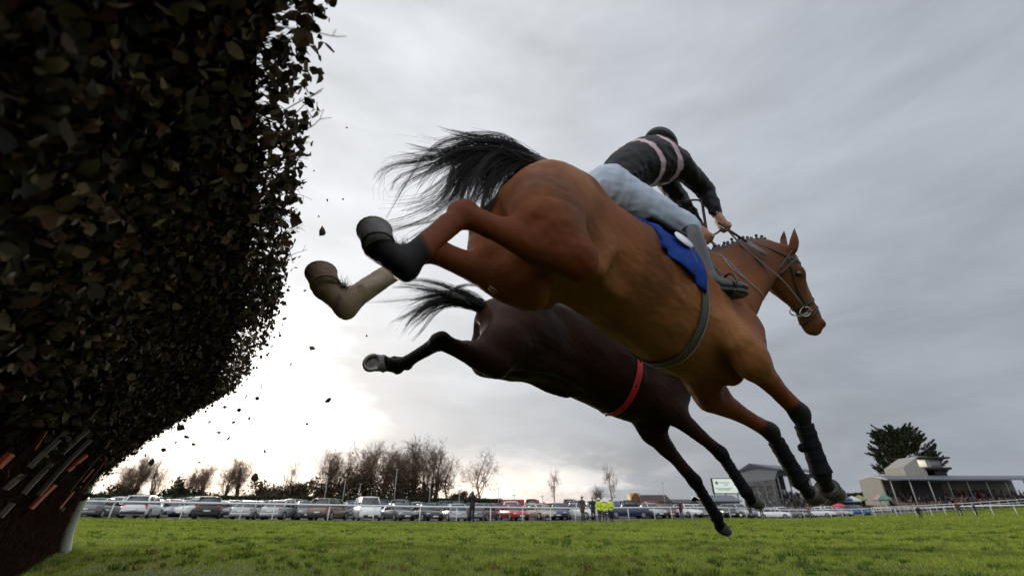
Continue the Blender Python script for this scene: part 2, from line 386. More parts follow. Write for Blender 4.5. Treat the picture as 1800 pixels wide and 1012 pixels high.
def build_horse(S, name, label, coatfn, coatmat, thick=1., h=.0125, RS=0., HS=1., FT=1.2, TA=0., HLf=1., FOLD=False):
    O, R = horse_frame(S['O'], S['R']); P = {k: np.array(v, float) for k, v in S['P'].items()}
    off = np.array([-.4, 0, BASE_U])
    M = Matrix(((*R[:, 0],), (*R[:, 1],), (*R[:, 2],))).transposed()
    M = Matrix([[R[0][i], R[1][i], R[2][i]] for i in range(3)])
    loc = O + off @ R
    root = empty(name, loc, M, label, 'horse')
    D = SDF((-2.2, -.62, -1.6), (1.32, .58, .62), h)
    T = thick
    # trunk
    rs = RS
    fs = [-1.36 + rs, -1.28 + rs, -1.15 + rs, -1.0 + rs * .8, -.85, -.7, -.5, -.3, -.12, .02, .14, .24, .33, .37]
    top = [-.30, -.17, -.095, -.05, -.03, -.03, -.055, -.045, -.01, .0, -.045, -.16, -.30, -.42]
    top = [a + TA * (1 if f < -.3 else .4) for a, f in zip(top, fs)]
    bot = [-.36, -.46, -.54, -.57, -.57, -.60, -.66, -.72, -.765, -.775, -.765, -.74, -.68, -.58]
    hw = [.05, .15, .235, .27, .265, .255, .27, .28, .265, .235, .205, .18, .13, .04]
    D.sections(fs, top, bot, hw, n=2.15, egg=.32)
    # neck, bent towards the poll
    pol, muz = P['pol'], P['muz']; d = unit(muz - pol)
    upn = S.get('upn'); upn = unit(np.cross(np.cross(d, (0, 0, 1)), d)) if upn is None else unit(R @ np.array(upn) - d * (d @ (R @ np.array(upn)))); latn = unit(np.cross(upn, d)); d = d * HLf   # head frame: d forward, upn forehead, latn side
    c0 = np.array([-.05, 0, -.30]); ce = pol - upn * .115 + d * .0
    dn = np.array([.035, 0, -.10])
    a1 = c0 * .72 + ce * .28 + np.array([.05, -.01, -.05]); a2 = c0 * .45 + ce * .55 + np.array([.03, 0, -.035]); a3 = c0 * .2 + ce * .8 + np.array([.0, 0, -.005])
    D.chain([c0, a1, a2, a3, ce], [(.13, .27), (.118, .262), (.092, .200), (.076, .158), (.066, .12)], k=.05, w1=np.cross((0, 0, 1), unit(ce - c0)))
    # head
    hd = [(0.0, -.115, .062, .10), (.09, -.115, .075, .118), (.19, -.105, .07, .108), (.30, -.085, .054, .082), (.41, -.066, .045, .062), (.50, -.058, .046, .056), (.565, -.062, .044, .050), (.60, -.068, .034, .038)]
    D.chain([pol + d * a + upn * b for a, b, _, _ in hd], [(w * 1.08, q * HS) for _, _, w, q in hd], w1=latn, k=.03)
    for s in (-1, 1):
        D.ball(pol + d * .12 + upn * -.145 + latn * s * .038, (.11, .036, .10 * HS), k=.03, ax=d, w1=latn)            # cheek
        D.chain([pol + d * .20 + upn * -.035 + latn * s * .052, pol + d * .36 + upn * -.075 + latn * s * .040], [.026, .018], k=.03)    # facial crest
        D.ball(pol + d * .165 + upn * -.03 + latn * s * .066, (.034, .018, .024), k=.02, ax=d, w1=latn)           # brow
        D.ball(pol + d * .565 + upn * -.028 + latn * s * .036, (.032, .018, .024), k=.012, ax=d, w1=latn)         # nostril rim
        D.ball(pol + d * .585 + upn * -.034 + latn * s * .052, (.018, .012, .010), k=.008, op='s', ax=d, w1=latn)
        eb = pol + d * .012 + latn * s * .048 - upn * .01; et = eb + upn * .125 - d * .075 + latn * s * .022
        et = eb + unit(np.array([0, 0, 1]) * .9 + upn * .3 - d * .1) * .165 + latn * s * .012
        em = eb * .55 + et * .45 + latn * s * .008
        D.chain([eb, em, et], [(.026, .024), (.033, .018), (.005, .004)], w1=d, k=.015)                            # ear
    D.chain([pol + d * .50 + upn * -.108, pol + d * .585 + upn * -.10], [.026, .022], w1=latn, k=.02)              # lower lip
    D.chain([pol + d * .47 + latn * -.06 + upn * -.098, pol + d * .6 + latn * -.06 + upn * -.094], .004, k=.006, op='s')
    D.chain([pol + d * .47 + latn * .06 + upn * -.098, pol + d * .6 + latn * .06 + upn * -.094], .004, k=.006, op='s')
    # quarters and legs
    hoofs = []
    for S_, s in (('R', -1), ('L', 1)):
        T = thick
        hip, stf, hck, ftl, cor = [P[n + S_] for n in ('hip', 'stf', 'hck', 'ftl', 'cor')]
        D.chain([(-.96 + rs, s * .13, -.20 + TA), (-1.14 + rs, s * .13, -.26), (-1.25 + rs, s * .10, -.38)], [(.11, .13), (.115, .15), (.085, .12)], k=.07)
        mid = (hip + stf) / 2 + np.array([-.05, s * .015, 0])
        hip = hip + np.array([rs, 0, -.02]); D.chain([hip, mid, stf + np.array([-.03, 0, .035])], [(.13, .19), (.115, .165), (.082, .098)], k=.07)
        gd = unit(hck - stf); cd = unit(ftl - hck); back = unit(-cd + gd * -.15); bp = hck - cd * .055 + gd * .012
        D.chain([stf + (hck - stf) * -.02, stf + (hck - stf) * .28, stf + (hck - stf) * .62, hck - gd * .01], [(.080, .092 * T), (.070, .086 * T), (.044, .056 * T), (.040 * T, .044 * T)], k=.04)
        ham0 = (hip + np.array([-.15, s * .01, -.08])); D.chain([ham0, ham0 * .45 + (stf + (hck - stf) * .4) * .55 + np.array([-.02, 0, 0]), stf + (hck - stf) * .6 - cd * .03], [(.10, .10), (.06, .07), (.022, .03)], k=.06)
        D.chain([stf + (hck - stf) * .5 - cd * .045, bp], [(.016, .018), (.023, .024)], k=.03)                       # tendon to the hock point
        D.ball(bp, (.036, .028, .03), k=.03); D.ball(hck + gd * .01, (.055 * T, .04 * T, .05 * T), k=.03, ax=cd)
        D.chain([hck, hck + cd * .08, hck + cd * .2, ftl - cd * .05, ftl], [(.038 * T, .046 * T), (.033 * T, .041 * T), (.029 * T, .037 * T), (.031 * T, .040 * T), (.035 * T, .043 * T)], k=.02)
        sdl = unit(np.cross(cd, (0, 1, 0))); sdl = sdl if sdl @ pdir(cor, ftl) > 0 else -sdl; D.chain([hck + cd * .07 + sdl * .036, hck * .5 + ftl * .5 + sdl * .034, ftl - cd * .03 + sdl * .034], [.013, .012, .014], k=.010)
        pd = unit(cor - ftl)
        D.chain([ftl, ftl + (cor - ftl) * .5, cor], [(.040 * T, .047 * T), (.043 * T, .046 * T), (.048 * T, .048 * T)], k=.025)
        bk = unit(cd - pd * (cd @ pd)); D.ball(ftl + cd * .02 - pd * .02, (.030 * T, .026, .030), k=.03)
        toe = -unit(unit(-cd) - pd * (unit(-cd) @ pd))
        hoofs.append((cor, unit(pd * .9 - toe * .0), -toe * -1, T))
        # fold of skin at the flank
        D.chain([stf + np.array([.02, -s * .03, .08]), (-.78, s * .13, -.52), (-.62, s * .1, -.60)], [(.03, .07), (.03, .06), (.02, .03)], k=.06)
        # fore
        T = thick * FT
        shp, elb, kne, fet, hof = [P[n + S_] for n in ('shp', 'elb', 'kne', 'fet', 'hof')]
        D.chain([(-.08, s * .10, -.08), (.03, s * .15, -.28), shp + np.array([-.05, -s * .02, .02])], [(.05, .10), (.06, .14), (.085, .13)], k=.06)
        D.chain([(-.12, s * .16, -.36), elb + np.array([-.06, -s * .01, .08])], [(.07, .13), (.07, .10)], k=.06)
        D.chain([shp, elb + np.array([0, 0, .02])], [(.09, .12), (.08, .11)], k=.06)
        fd = unit(kne - elb); dd = unit(fet - kne)
        D.chain([elb, elb + fd * .12, elb + fd * .27, kne], [(.085 * T, .100 * T), (.064 * T, .072 * T), (.046 * T, .050 * T), (.050 * T, .050 * T)], k=.045)
        D.ball(kne, (.060 * T, .047 * T, .050 * T), k=.02, ax=dd)
        D.chain([kne, kne + dd * .09, fet - dd * .06, fet], [(.044 * T, .047 * T), (.036 * T, .040 * T), (.036 * T, .042 * T), (.044 * T, .050 * T)], k=.02)
        pd = unit(hof - fet)
        D.chain([fet, fet + pd * .05, hof - pd * .035], [(.042 * T, .048 * T), (.036 * T, .040 * T), (.044 * T, .046 * T)], k=.02)
        bk = unit(np.array([-1, 0, 0]) - pd * -pd[0]); toe = -bk
        hoofs.append((hof - pd * .04, pd, toe, T))
        T = thick
    D.chain([(.24, -.12, -.44), (.33, 0, -.46), (.24, .12, -.44)], [(.07, .09), (.08, .11), (.07, .09)], k=.06)
    for s in (-1, 1): D.chain([(.30, s * .06, -.52), (.2, s * .07, -.72)], [.075, .07], k=.05)
    D.chain([P['dck'] + np.array([.12, 0, 0.0]), P['dck'] + np.array([-.02, 0, .03])], [(.055, .05), (.036, .036)], k=.06)
    for s in ((-1, 1) if FOLD else ()):
        D.chain([(-.88, s * .25, -.64), (-.86, s * .27, -.50), (-.83, s * .29, -.38)], .045, k=.08, op='s')
        D.chain([(-.80, s * .18, -.60), (-.765, s * .222, -.48), (-.75, s * .235, -.34)], [.03, .024, .012], k=.07)
    # hollows: between haunch and belly, between shoulder and barrel, between the hamstrings
    D.chain([(-.80, -.30, -.20), (-.74, -.31, -.40)], .055, k=.09, op='s'); D.chain([(-.80, .30, -.20), (-.74, .31, -.40)], .055, k=.09, op='s')
    D.chain([(-1.36 + rs, 0, -.28), (-1.30 + rs, 0, -.55)], .03, k=.07, op='s')
    D.chain([(.30, 0, -.50), (.28, 0, -.80)], .02, k=.05, op='s')
    for s in (-1, 1):
        D.chain([(-.16, s * .285, -.30), (-.13, s * .30, -.55)], .03, k=.06, op='s')
        D.chain([(.05, s * .245, -.22), (.14, s * .24, -.42)], .02, k=.05, op='s')
    V, Q = D.mesh(2)
    tr_ = ss(V[:, 0], -1.4, -1.1) * ss(-V[:, 0], -.5, -.2); V = crease(V, Q, 7, .0065, 11, (1, 1.3, .8), False, tr_); V = crease(V, Q, 26, .0016, 12, (1, 1, .6), True)
    for vn in VEINS:
        vn = catmull(vn, 4); dm = np.full(len(V), 9.)
        for q in range(len(vn) - 1): dm = np.minimum(dm, segd(V, vn[q], vn[q + 1])[0])
        V = V + normals(V, Q) * (.0045 * np.exp(-(dm / .014) ** 2))[:, None]
    V = crease(V, Q, 13, .0040, 5, (.5, 1, 1.), True, ss(-V[:, 2], .25, .5) * tr_)
    col = coatfn(V, P)
    body = mesh_np('body', V, Q, coatmat, root, True, col, off)
    bvh = BVHTree.FromPolygons([tuple(v) for v in V], [tuple(q) for q in Q])
    return dict(root=root, O=O, R=R, P=P, off=off, bvh=bvh, V=V, head=(pol, d, upn, latn), hoofs=hoofs, body=body)
def hoof(H, i, colr, T, rim, L=.068, flip=False, r=None):
    cor, ax, toe, _ = H['hoofs'][i]; r = r or .052 * T
    toe = unit(toe - ax * (toe @ ax)); sd = unit(np.cross(ax, toe)); n = 20; rings = []
    for t, k in ((-.25, .80), (0, .96), (.35, 1.0), (.7, 1.03), (.96, 1.06), (1, 1.03)):
        ring = []
        for a in np.arange(n) * 2 * math.pi / n:
            ca, sa = math.cos(a), math.sin(a); rr = r * k
            fwd = ca * rr * (1.10 if ca > 0 else .85) + t * L * .28
            ln = t * L * (1 + (.25 * ca))
            ring.append(cor + toe * fwd + sd * sa * rr + ax * ln)
        rings.append(ring)
    last = np.array(rings[-1]); c = last.mean(0)
    for k, dz in ((.84, -.0), (.78, -.010), (.4, -.016)): rings.append(c + (last - c) * k - ax * -dz * 1.0 + ax * dz * 0)
    rings[-3] = c + (last - c) * .84; rings[-2] = c + (last - c) * .76 - ax * .010; rings[-1] = c + (last - c) * .3 - ax * .006
    mb = MB(); mb.loft(rings)
    o = mb.build('hoof', colr, H['root'], off=H['off'])
    mb = MB(); cr = np.array(rings[1]); mb.tube((cr - c) * 1.015 + c, .003, n=6, closed=True); mb.build('coronet_band', MT['tail_hair'] if i == 0 else colr, o, off=H['off'])
    # the shoe: a U of light metal
    idx = [j % n for j in range(-7, 8)]; path = [c + (last[j] - c) * .86 - ax * .001 for j in idx]
    mb = MB(); mb.tube(path, 1, n=8, flat=(.011, .004), up=np.tile(np.cross(ax, (0, 0, 1)) * 0 + 0, (1,)) if False else np.array([ax] * len(path)))
    mb.build('horseshoe', rim, o, off=H['off'])
    return o
def ringpath(H, c, nrm, up, n=40, lift=.006, a0=0, a1=360, rmax=.6):
    """a closed loop round the body in the plane (c, nrm)"""
    nrm = unit(nrm); e1 = unit(np.asarray(up) - nrm * (np.asarray(up) @ nrm)); e2 = np.cross(nrm, e1); out = []; nr = []
    for a in np.radians(np.linspace(a0, a1, n, endpoint=(a1 - a0) < 359)):
        dr = e1 * math.cos(a) + e2 * math.sin(a); hit = None
        o = Vector(c); hit = H['bvh'].ray_cast(o, Vector(dr), rmax)
        if hit[0] is None: p = np.asarray(c) + dr * rmax * .3
        else: p = np.array(hit[0])
        out.append(p + dr * lift); nr.append(dr)
    return np.array(out), np.array(nr)
def onbody(H, px, py, lift=.006):
    """the near surface of the horse at a pixel of the photograph, in its own frame"""
    O, R = H['O'], H['R']; c = (np.array([0, 0, CH]) - O) @ R.T; w = (U(px, py, 1.) - np.array([0, 0, CH])) @ R.T; w = unit(w)
    h = H['bvh'].ray_cast(Vector(c), Vector(w), 20)
    if h[0] is None:
        n = H['bvh'].find_nearest(Vector(c + w * 2.6)); return np.array(n[0]), unit(w) * -1
    nn = np.array(h[1]); nn = nn if nn @ w < 0 else -nn
    return np.array(h[0]) + nn * lift, nn
def smoothclosed(P, k=3):
    for _ in range(k): P = .5 * P + .25 * (np.roll(P, 1, 0) + np.roll(P, -1, 0))
    return P
def loc_(H, W): return (np.asarray(W) - H['O']) @ H['R'].T

def mixc(a, b, t): t = np.clip(t, 0, 1)[:, None]; return a * (1 - t) + b * t
def ss(x, a, b): t = np.clip((x - a) / (b - a), 0, 1); return t * t * (3 - 2 * t)
def segd(V, a, b):
    ab = b - a; t = np.clip((V - a) @ ab / (ab @ ab), 0, 1); return np.linalg.norm(V - a - t[:, None] * ab, axis=1), t
def coat_bay(V, P):
    base = np.array([.185, .062, .020]); red = np.array([.140, .034, .009]); tan = np.array([.29, .125, .045]); blk = np.array([.007, .006, .006]); mud = np.array([.42, .35, .26])
    C = np.tile(base, (len(V), 1)); n = vnoise(V, 9, 1)
    C = mixc(C, tan, ss(V[:, 2], -.35, -.62) * ss(V[:, 0], -1.15, -.75) * ss(-V[:, 0], -.25, .1) * .6)
    C = mixc(C, np.array([.10, .036, .013]), ss(V[:, 2], -.16, 0.02) * .75)
    for S_ in 'RL':
        d, t = segd(V, P['stf' + S_], P['hck' + S_]); C = mixc(C, red, ss(-(d + n * .012), -.135, -.10) * (.9 if S_ == 'R' else .55))
        d, t = segd(V, P['hck' + S_], P['ftl' + S_]); leg = ss(-d, -.12, -.07)
        if S_ == 'R':
            C = mixc(C, red, leg * .8); d2, _ = segd(V, P['ftlR'] - (P['hckR'] - P['ftlR']) * .15, P['corR']); C = mixc(C, blk, ss(-(d2 + n * .012), -.150, -.125))
        else:
            C = mixc(C, red * .9, leg * .9); d2, t2 = segd(V, P['hckL'] * .45 + P['ftlL'] * .55, P['ftlL']); C = mixc(C, mud * np.array([1.15, 1.12, 1.1]), ss(-(d2 + n * .02), -.085, -.06) * np.clip(.80 + .35 * vnoise(V, 30, 6), .1, 1))
            d3, _ = segd(V, P['ftlL'], P['corL']); C = mixc(C, np.array([.30, .21, .13]), ss(-(d3 + n * .02), -.085, -.06) * .8); C = mixc(C, np.array([.10, .065, .04]), ss(vnoise(V, 38, 16), .35, .9) * ss(-(d3 + 0), -.10, -.08) * .7)
        d, t = segd(V, P['elb' + S_], P['kne' + S_]); C = mixc(C, red, ss(-d, -.16, -.08) * .8)
        d, t = segd(V, P['kne' + S_] * .8 + P['fet' + S_] * .2, P['hof' + S_]); C = mixc(C, blk * 2, ss(-d, -.15, -.12))
    d, t = segd(V, P['stfL'] * .62 + P['hckL'] * .38, P['stfL'] * .62 + P['hckL'] * .38 + .01)
    pol, muz = P['pol'], P['muz']; dd = unit(muz - pol)
    a = (V - pol) @ dd; near = ss(-np.linalg.norm(V - (pol + muz) / 2, axis=1), -.5, -.38)
    C = mixc(C, np.array([.05, .025, .016]), ss(a, .50, .60) * near * .9)
    C = mixc(C, np.array([.16, .07, .032]), ss(a, .08, .3) * near * .6)
    C = mixc(C, blk * 3, ss(V[:, 2], pol[2] + .06, pol[2] + .14) * near)
    n2 = vnoise(V * [1, 1, .7], 5, 8); C = mixc(C, np.array([.31, .145, .052]), ss(n2, .15, .9) * .45 * ss(V[:, 0], -1.35, -1.1) * ss(-V[:, 0], -.4, -.1)); C = mixc(C, np.array([.075, .027, .009]), ss(-n2, .2, .9) * .45 * ss(V[:, 0], -1.4, -1.2) * ss(V[:, 2], -.95, -.8))
    C = C * (1 + .14 * n[:, None])
    return C
def coat_dark(V, P):
    n = vnoise(V, 8, 3); C = np.tile(np.array([.022, .0095, .0062]), (len(V), 1))
    C = mixc(C, np.array([.030, .012, .007]), ss(V[:, 2], -.3, -.6) * .6); C = mixc(C, np.array([.045, .020, .012]), ss(-V[:, 0], 1.0, 1.3) * ss(V[:, 2], -.5, -.25) * .6)
    for S_ in 'RL':
        for a, b in (('hck', 'ftl'), ('ftl', 'cor'), ('kne', 'fet'), ('fet', 'hof')):
            d, t = segd(V, P[a + S_], P[b + S_]); C = mixc(C, np.array([.007, .006, .006]), ss(-d, -.12, -.07))
    return C * (1 + .12 * n[:, None])
m_bay = mat('bay_coat', attr=True, rough=.45, spec=.09, var=.13, vscale=28, bump=.32, bscale=130, sheen=.0, stretch=(1, 2.6, 3.2))
m_drk = mat('dark_coat', attr=True, rough=.42, spec=.05, var=.12, vscale=34, bump=.12, bscale=120, sheen=.0, stretch=(1, 2.2, 2.6))
m_hoofg = mat('hoof_grey', (.17, .15, .15), .55, var=.25, vscale=60, bump=.3, bscale=90)
m_hoofm = mat('hoof_muddy', (.30, .20, .13), .75, col2=(.17, .11, .07), vscale=45, bump=.4, bscale=70)
m_hoofk = mat('hoof_dark', (.035, .027, .022), .55, var=.3, vscale=50, bump=.3, bscale=80)
m_shoe = mat('shoe_metal', (.30, .27, .22), .45, metal=.8)
m_black = mat('black_leather', (.010, .009, .009), .38, spec=.4, var=.2, vscale=80)
m_brownl = mat('brown_leather', (.035, .020, .013), .42, var=.25, vscale=80)
m_wrap = mat('leg_wrap', (.006, .0065, .009), .7, spec=.12, var=.3, vscale=90, bump=.5, bscale=60, stretch=(1, 1, 6))
m_hair = mat('tail_hair', (.010, .008, .008), .38, spec=.6)
m_metal = mat('bright_metal', (.7, .7, .7), .25, metal=1)
m_eye = mat('eye', (.01, .007, .005), .06, spec=.8)

def fixP(S, **k):
    O, R = horse_frame(S['O'], S['R'])
    for n, (px, py, zc) in k.items(): S['P'][n] = (U(px, py, zc) - O) @ R.T
fixP(SKB, corR=(664, 434, 1.40), corL=(572, 506, 1.60), muz=(1437, 545, 2.84), stfL=(930, 514, 1.93)); SKB['upn'] = (1, -.15, .2)
fixP(SKK, stfL=(876, 628, 3.1), hckL=(775, 603, 2.85), ftlL=(715, 638, 2.98), corL=(692, 637, 3.0))
BAY = build_horse(SKB, 'racehorse', 'bright bay racehorse in mid-leap carrying the jockey and a blue saddle cloth', coat_bay, m_bay, .95, h=.0098, RS=.12, HS=1.10, FT=.93, HLf=.88, FOLD=True)
BLK = build_horse(SKK, 'racehorse', 'dark brown racehorse with a red girth, landing behind the bay horse', coat_dark, m_drk, .90, FT=1.05, TA=.14)
def sethoof(H, i, a, b, toe):
    A, B, Tt = [loc_(H, U(*q)) for q in (a, b, toe)]; ax = unit(B - A); H['hoofs'][i] = (A, ax, unit(Tt - A), 1)
sethoof(BAY, 0, (666, 430, 1.385), (662, 404, 1.43), (652, 436, 1.30))
sethoof(BAY, 2, (572, 501, 1.585), (567, 474, 1.63), (558, 506, 1.50))
for i, m in ((0, m_hoofg), (1, m_hoofk), (2, m_hoofm), (3, m_hoofk)): hoof(BAY, i, m, 1.03, m_shoe, L=.046 if i in (0, 2) else .060, r=.049 if i in (0, 2) else None)
for i in range(4): hoof(BLK, i, m_hoofg if i == 0 else m_hoofk, .9, m_shoe)
# ------------------------------------------------------------------ hair, tack
def hair(name, H, guides, n, rad, parent, off, spread=.03, seed=3, seg=14, fray=.5):
    """strands between guide curves (each a list of points in the horse's frame)"""
    r = np.random.default_rng(seed); Gd = [catmull(g, 6) for g in guides]
    m = seg; Gs = []
    for g in Gd:
        L = np.concatenate([[0], np.cumsum(np.linalg.norm(np.diff(g, axis=0), axis=1))]); t = np.linspace(0, L[-1], m)
        Gs.append(np.stack([np.interp(t, L, g[:, k]) for k in range(3)], 1))
    Vs, Qs = [], []; nb = 0; CL = [(r.integers(len(Gs)), r.normal(size=3) * spread * 1.15, r.normal(size=3) * spread * 1.8, r.uniform(0, 6, 3), r.uniform(3, 8), r.uniform(.004, .022), r.uniform(.62, 1.05)) for _ in range(max(30, n // 22))]
    for i in range(n):
        K_ = CL[r.integers(len(CL))]; a = r.integers(len(Gs)); b = r.integers(len(Gs)) if r.random() < .25 else a
        w = r.uniform(0, .35 if a != b else 0); P = Gs[a] * (1 - w) + Gs[b] * w
        t = np.linspace(0, 1, m)[:, None]
        o1 = r.normal(size=3) * spread; o2 = r.normal(size=3) * spread * 1.4; ph = r.uniform(0, 6, 3)
        if r.random() < .82:
            P = Gs[K_[0]].copy(); cl_ = .16 + .34 * (1 - t); P = P + K_[1] * (.35 + .65 * np.sqrt(t)) + K_[2] * t ** 2 * fray + np.sin(K_[3] + t * K_[4]) * K_[5] * t + o1 * cl_ + np.sin(ph + t * 5) * .003 * t
        else: P = P + o1 * (.35 + .65 * np.sqrt(t)) + o2 * t ** 2 * fray + np.sin(ph + t * r.uniform(3, 7)) * .010 * t
        cut = K_[6] * r.uniform(.85, 1.05); P = P[0] + (np.stack([np.interp(np.linspace(0, min(cut, 1), m), np.linspace(0, 1, m), P[:, k]) for k in range(3)], 1) - P[0])
        T = np.gradient(P, axis=0); T /= np.linalg.norm(T, axis=1, keepdims=True)
        A = np.cross(T, r.normal(size=3)); A /= np.linalg.norm(A, axis=1, keepdims=True) + 1e-9; B = np.cross(T, A)
        rr = (rad * (1 - .75 * t)) * r.uniform(.6, 1.3)
        V = np.stack([P + rr * (A * math.cos(q) + B * math.sin(q)) for q in (0, 2.09, 4.19)], 1).reshape(-1, 3)
        k = np.arange(m - 1)[:, None] * 3; j = np.arange(3)[None]; j2 = (j + 1) % 3
        Qs.append(np.stack([k + j, k + j2, k + 3 + j2, k + 3 + j], -1).reshape(-1, 4) + nb); Vs.append(V); nb += len(V)
    return mesh_np(name, np.vstack(Vs), np.vstack(Qs), m_hair, parent, True, off=off)
def pxg(H, L): return [loc_(H, U(*p)) for p in L]
rt = (936, 284, 2.10)
TG = [[rt, (915, 296, 2.09), (893, 325, 2.07), (880, 365, 2.05), (872, 405, 2.04)],
      [rt, (905, 292, 2.08), (880, 315, 2.05), (862, 350, 2.02), (852, 395, 2.0)],
      [rt, (905, 290, 2.08), (875, 310, 2.05), (852, 345, 2.02), (836, 400, 2.0)], [rt, (905, 290, 2.08), (870, 300, 2.05), (845, 330, 2.02), (830, 365, 2.0)],
      [rt, (905, 264, 2.08), (875, 250, 2.05), (816, 250, 2.0), (767, 262, 1.98), (698, 250, 1.95)],
      [rt, (900, 262, 2.08), (860, 252, 2.04), (790, 245, 1.98), (732, 230, 1.95)],
      [rt, (895, 272, 2.08), (821, 272, 2.0), (757, 302, 1.96), (714, 322, 1.94), (702, 345, 1.92)],
      [rt, (890, 275, 2.08), (800, 272, 2.0), (747, 285, 1.97), (690, 298, 1.94), (666, 325, 1.92), (678, 362, 1.92)],
      [rt, (890, 276, 2.08), (820, 285, 2.0), (767, 345, 1.95), (698, 360, 1.9), (636, 348, 1.88)],
      [rt, (890, 278, 2.08), (820, 300, 2.0), (785, 358, 1.95), (722, 386, 1.9), (672, 393, 1.88)],
      [rt, (890, 280, 2.07), (868, 305, 2.04), (850, 345, 2.0), (828, 390, 1.98)],
      [rt, (885, 272, 2.06), (850, 288, 2.0), (826, 330, 1.97), (812, 400, 1.95)],
      [rt, (885, 272, 2.06), (856, 288, 2.02), (836, 322, 2.0), (826, 372, 1.98)],
      [rt, (885, 272, 2.06), (846, 284, 2.0), (815, 310, 1.97), (795, 350, 1.95), (775, 378, 1.94)],
      [rt, (885, 274, 2.06), (846, 285, 2.0), (815, 320, 1.97), (808, 362, 1.95), (822, 428, 1.95)],
      [rt, (890, 278, 2.07), (862, 300, 2.04), (845, 338, 2.0), (838, 375, 2.0)],
      [rt, (900, 280, 2.08), (878, 300, 2.06), (866, 335, 2.04), (862, 385, 2.04)],
      [rt, (885, 270, 2.06), (835, 275, 2.0), (800, 305, 1.97), (790, 345, 1.95), (745, 385, 1.93)],
      [rt, (885, 268, 2.06), (825, 268, 2.0), (785, 290, 1.97), (772, 335, 1.95)],
      [rt, (885, 268, 2.06), (830, 262, 2.0), (790, 278, 1.97), (748, 330, 1.95), (710, 395, 1.93)]]
hair('tail', BAY, [pxg(BAY, g) for g in TG], 2300, .00125, BAY['root'], BAY['off'], .022, 3, 16, .8)
D = SDF(*[(lambda A: (A.min(0) - .1, A.max(0) + .1))(np.array(pxg(BAY, [(945, 288, 2.12), (850, 262, 2.0)])))[i] for i in (0, 1)], .008) if False else None
mb = MB(); mb.tube(catmull(pxg(BAY, [(960, 296, 2.13), (925, 277, 2.09), (892, 268, 2.06), (862, 266, 2.03)]), 5), np.linspace(.042, .012, 16), n=10); mb.build('tail_dock', m_hair, BAY['root'], off=BAY['off'])
rk = (850, 540, 3.18)
TK = [[rk, (818, 530, 3.12), (790, 526, 3.08), (760, 535, 3.04), (730, 558, 3.0), (704, 596, 2.97)],
      [rk, (818, 530, 3.12), (788, 524, 3.08), (755, 530, 3.04), (722, 546, 3.0), (690, 560, 2.97)],
      [rk, (818, 528, 3.12), (785, 518, 3.08), (748, 518, 3.04), (710, 526, 3.0), (678, 532, 2.97)],
      [rk, (818, 526, 3.12), (785, 512, 3.08), (750, 504, 3.04), (715, 502, 3.0), (688, 506, 2.97)],
      [rk, (818, 530, 3.12), (790, 528, 3.08), (762, 542, 3.04), (738, 566, 3.0), (716, 588, 2.97)],
      [rk, (818, 530, 3.12), (788, 524, 3.08), (752, 534, 3.04), (720, 560, 3.0), (696, 582, 2.97)],
      [rk, (815, 524, 3.1), (790, 520, 3.05), (810, 517, 3.0), (832, 527, 2.97)]]
hair('tail', BLK, [pxg(BLK, g) for g in TK], 900, .0015, BLK['root'], BLK['off'], .024, 5, 14, .8)
mb = MB(); mb.tube(catmull(pxg(BLK, [(868, 556, 3.22), (842, 540, 3.16), (815, 530, 3.1)]), 5), np.linspace(.034, .008, 11), n=10); mb.build('tail_dock', m_hair, BLK['root'], off=BLK['off'])

def feather(H, px, zc, dirs, n, seed):
    G_ = [pxg(H, [(px[0], px[1], zc), (px[0] + a * .5, px[1] + b * .5, zc), (px[0] + a, px[1] + b, zc)]) for a, b in dirs]
    hair('fetlock_hair', H, G_, n, .0009, H['root'], H['off'], .011, seed, 6, .6)
feather(BAY, (706, 440), 1.385, [(-8, -20), (4, -22), (-16, -14), (10, -12)], 130, 41)
feather(BAY, (604, 506), 1.60, [(-6, -16), (4, -16), (-12, -10)], 90, 42)
def mane(H, n, side=0):
    pol, d, upn, latn = H['head']; mb = MB(); r = np.random.default_rng(2)
    pts = []
    for i in range(n):
        t = i / (n - 1); a = np.array([.10, 0, .3]) * (1 - t) + (pol + np.array([-.05, 0, .25])) * t
        hs = [H['bvh'].ray_cast(Vector(a + np.array([0, q, 0])), Vector((0, 0, -1)), 1.)[0] for q in np.linspace(-.2, .2, 41)]
        hs = [np.array(q) for q in hs if q is not None and q[2] > -.25]
        if not hs: continue
        m_ = max(q[2] for q in hs); pts.append(np.mean([q for q in hs if q[2] > m_ - .004], 0))
    for p in pts:
        q = p + np.array([0, 0, .012]); mb.ell(q, (.015, .012, .016), 8, 6); mb.ell(q + r.normal(size=3) * .005 + np.array([.006, 0, .022]), (.011, .010, .010), 8, 6)
    mb.tube(catmull(np.array(pts), 3) + np.array([0, 0, .002]), .012, n=8)
    return mb.build('plaited_mane', m_hair, H['root'], off=H['off'])
mane(BAY, 17); mane(BLK, 15)
for H in (BAY, BLK):
    pol, d, upn, latn = H['head']
    for s in (-1, 1):
        c = pol + d * .175 - upn * .055 + latn * s * .3; h = H['bvh'].ray_cast(Vector(c), Vector(latn * -s), .6)
        if h[0] is not None: mb = MB(); mb.ell(np.array(h[0]) - latn * s * .006, (.020, .020, .020), 12, 8); mb.build('eye', m_eye, H['root'], off=H['off'])
def strap(mb, H, P, Nn, w, t=.003, sub=4, closed=False):
    P = np.array(P); Nn = np.array(Nn)
    if not closed: P = catmull(P, sub); Nn = catmull(Nn, sub)
    mb.tube(P, 1., n=8, flat=(w, t), up=Nn, closed=closed)
def pstrap(mb, H, px, w, lift=.006, t=.003):
    q = [onbody(H, a, b, lift) for a, b in px]; strap(mb, H, [a for a, _ in q], [b for _, b in q], w, t)
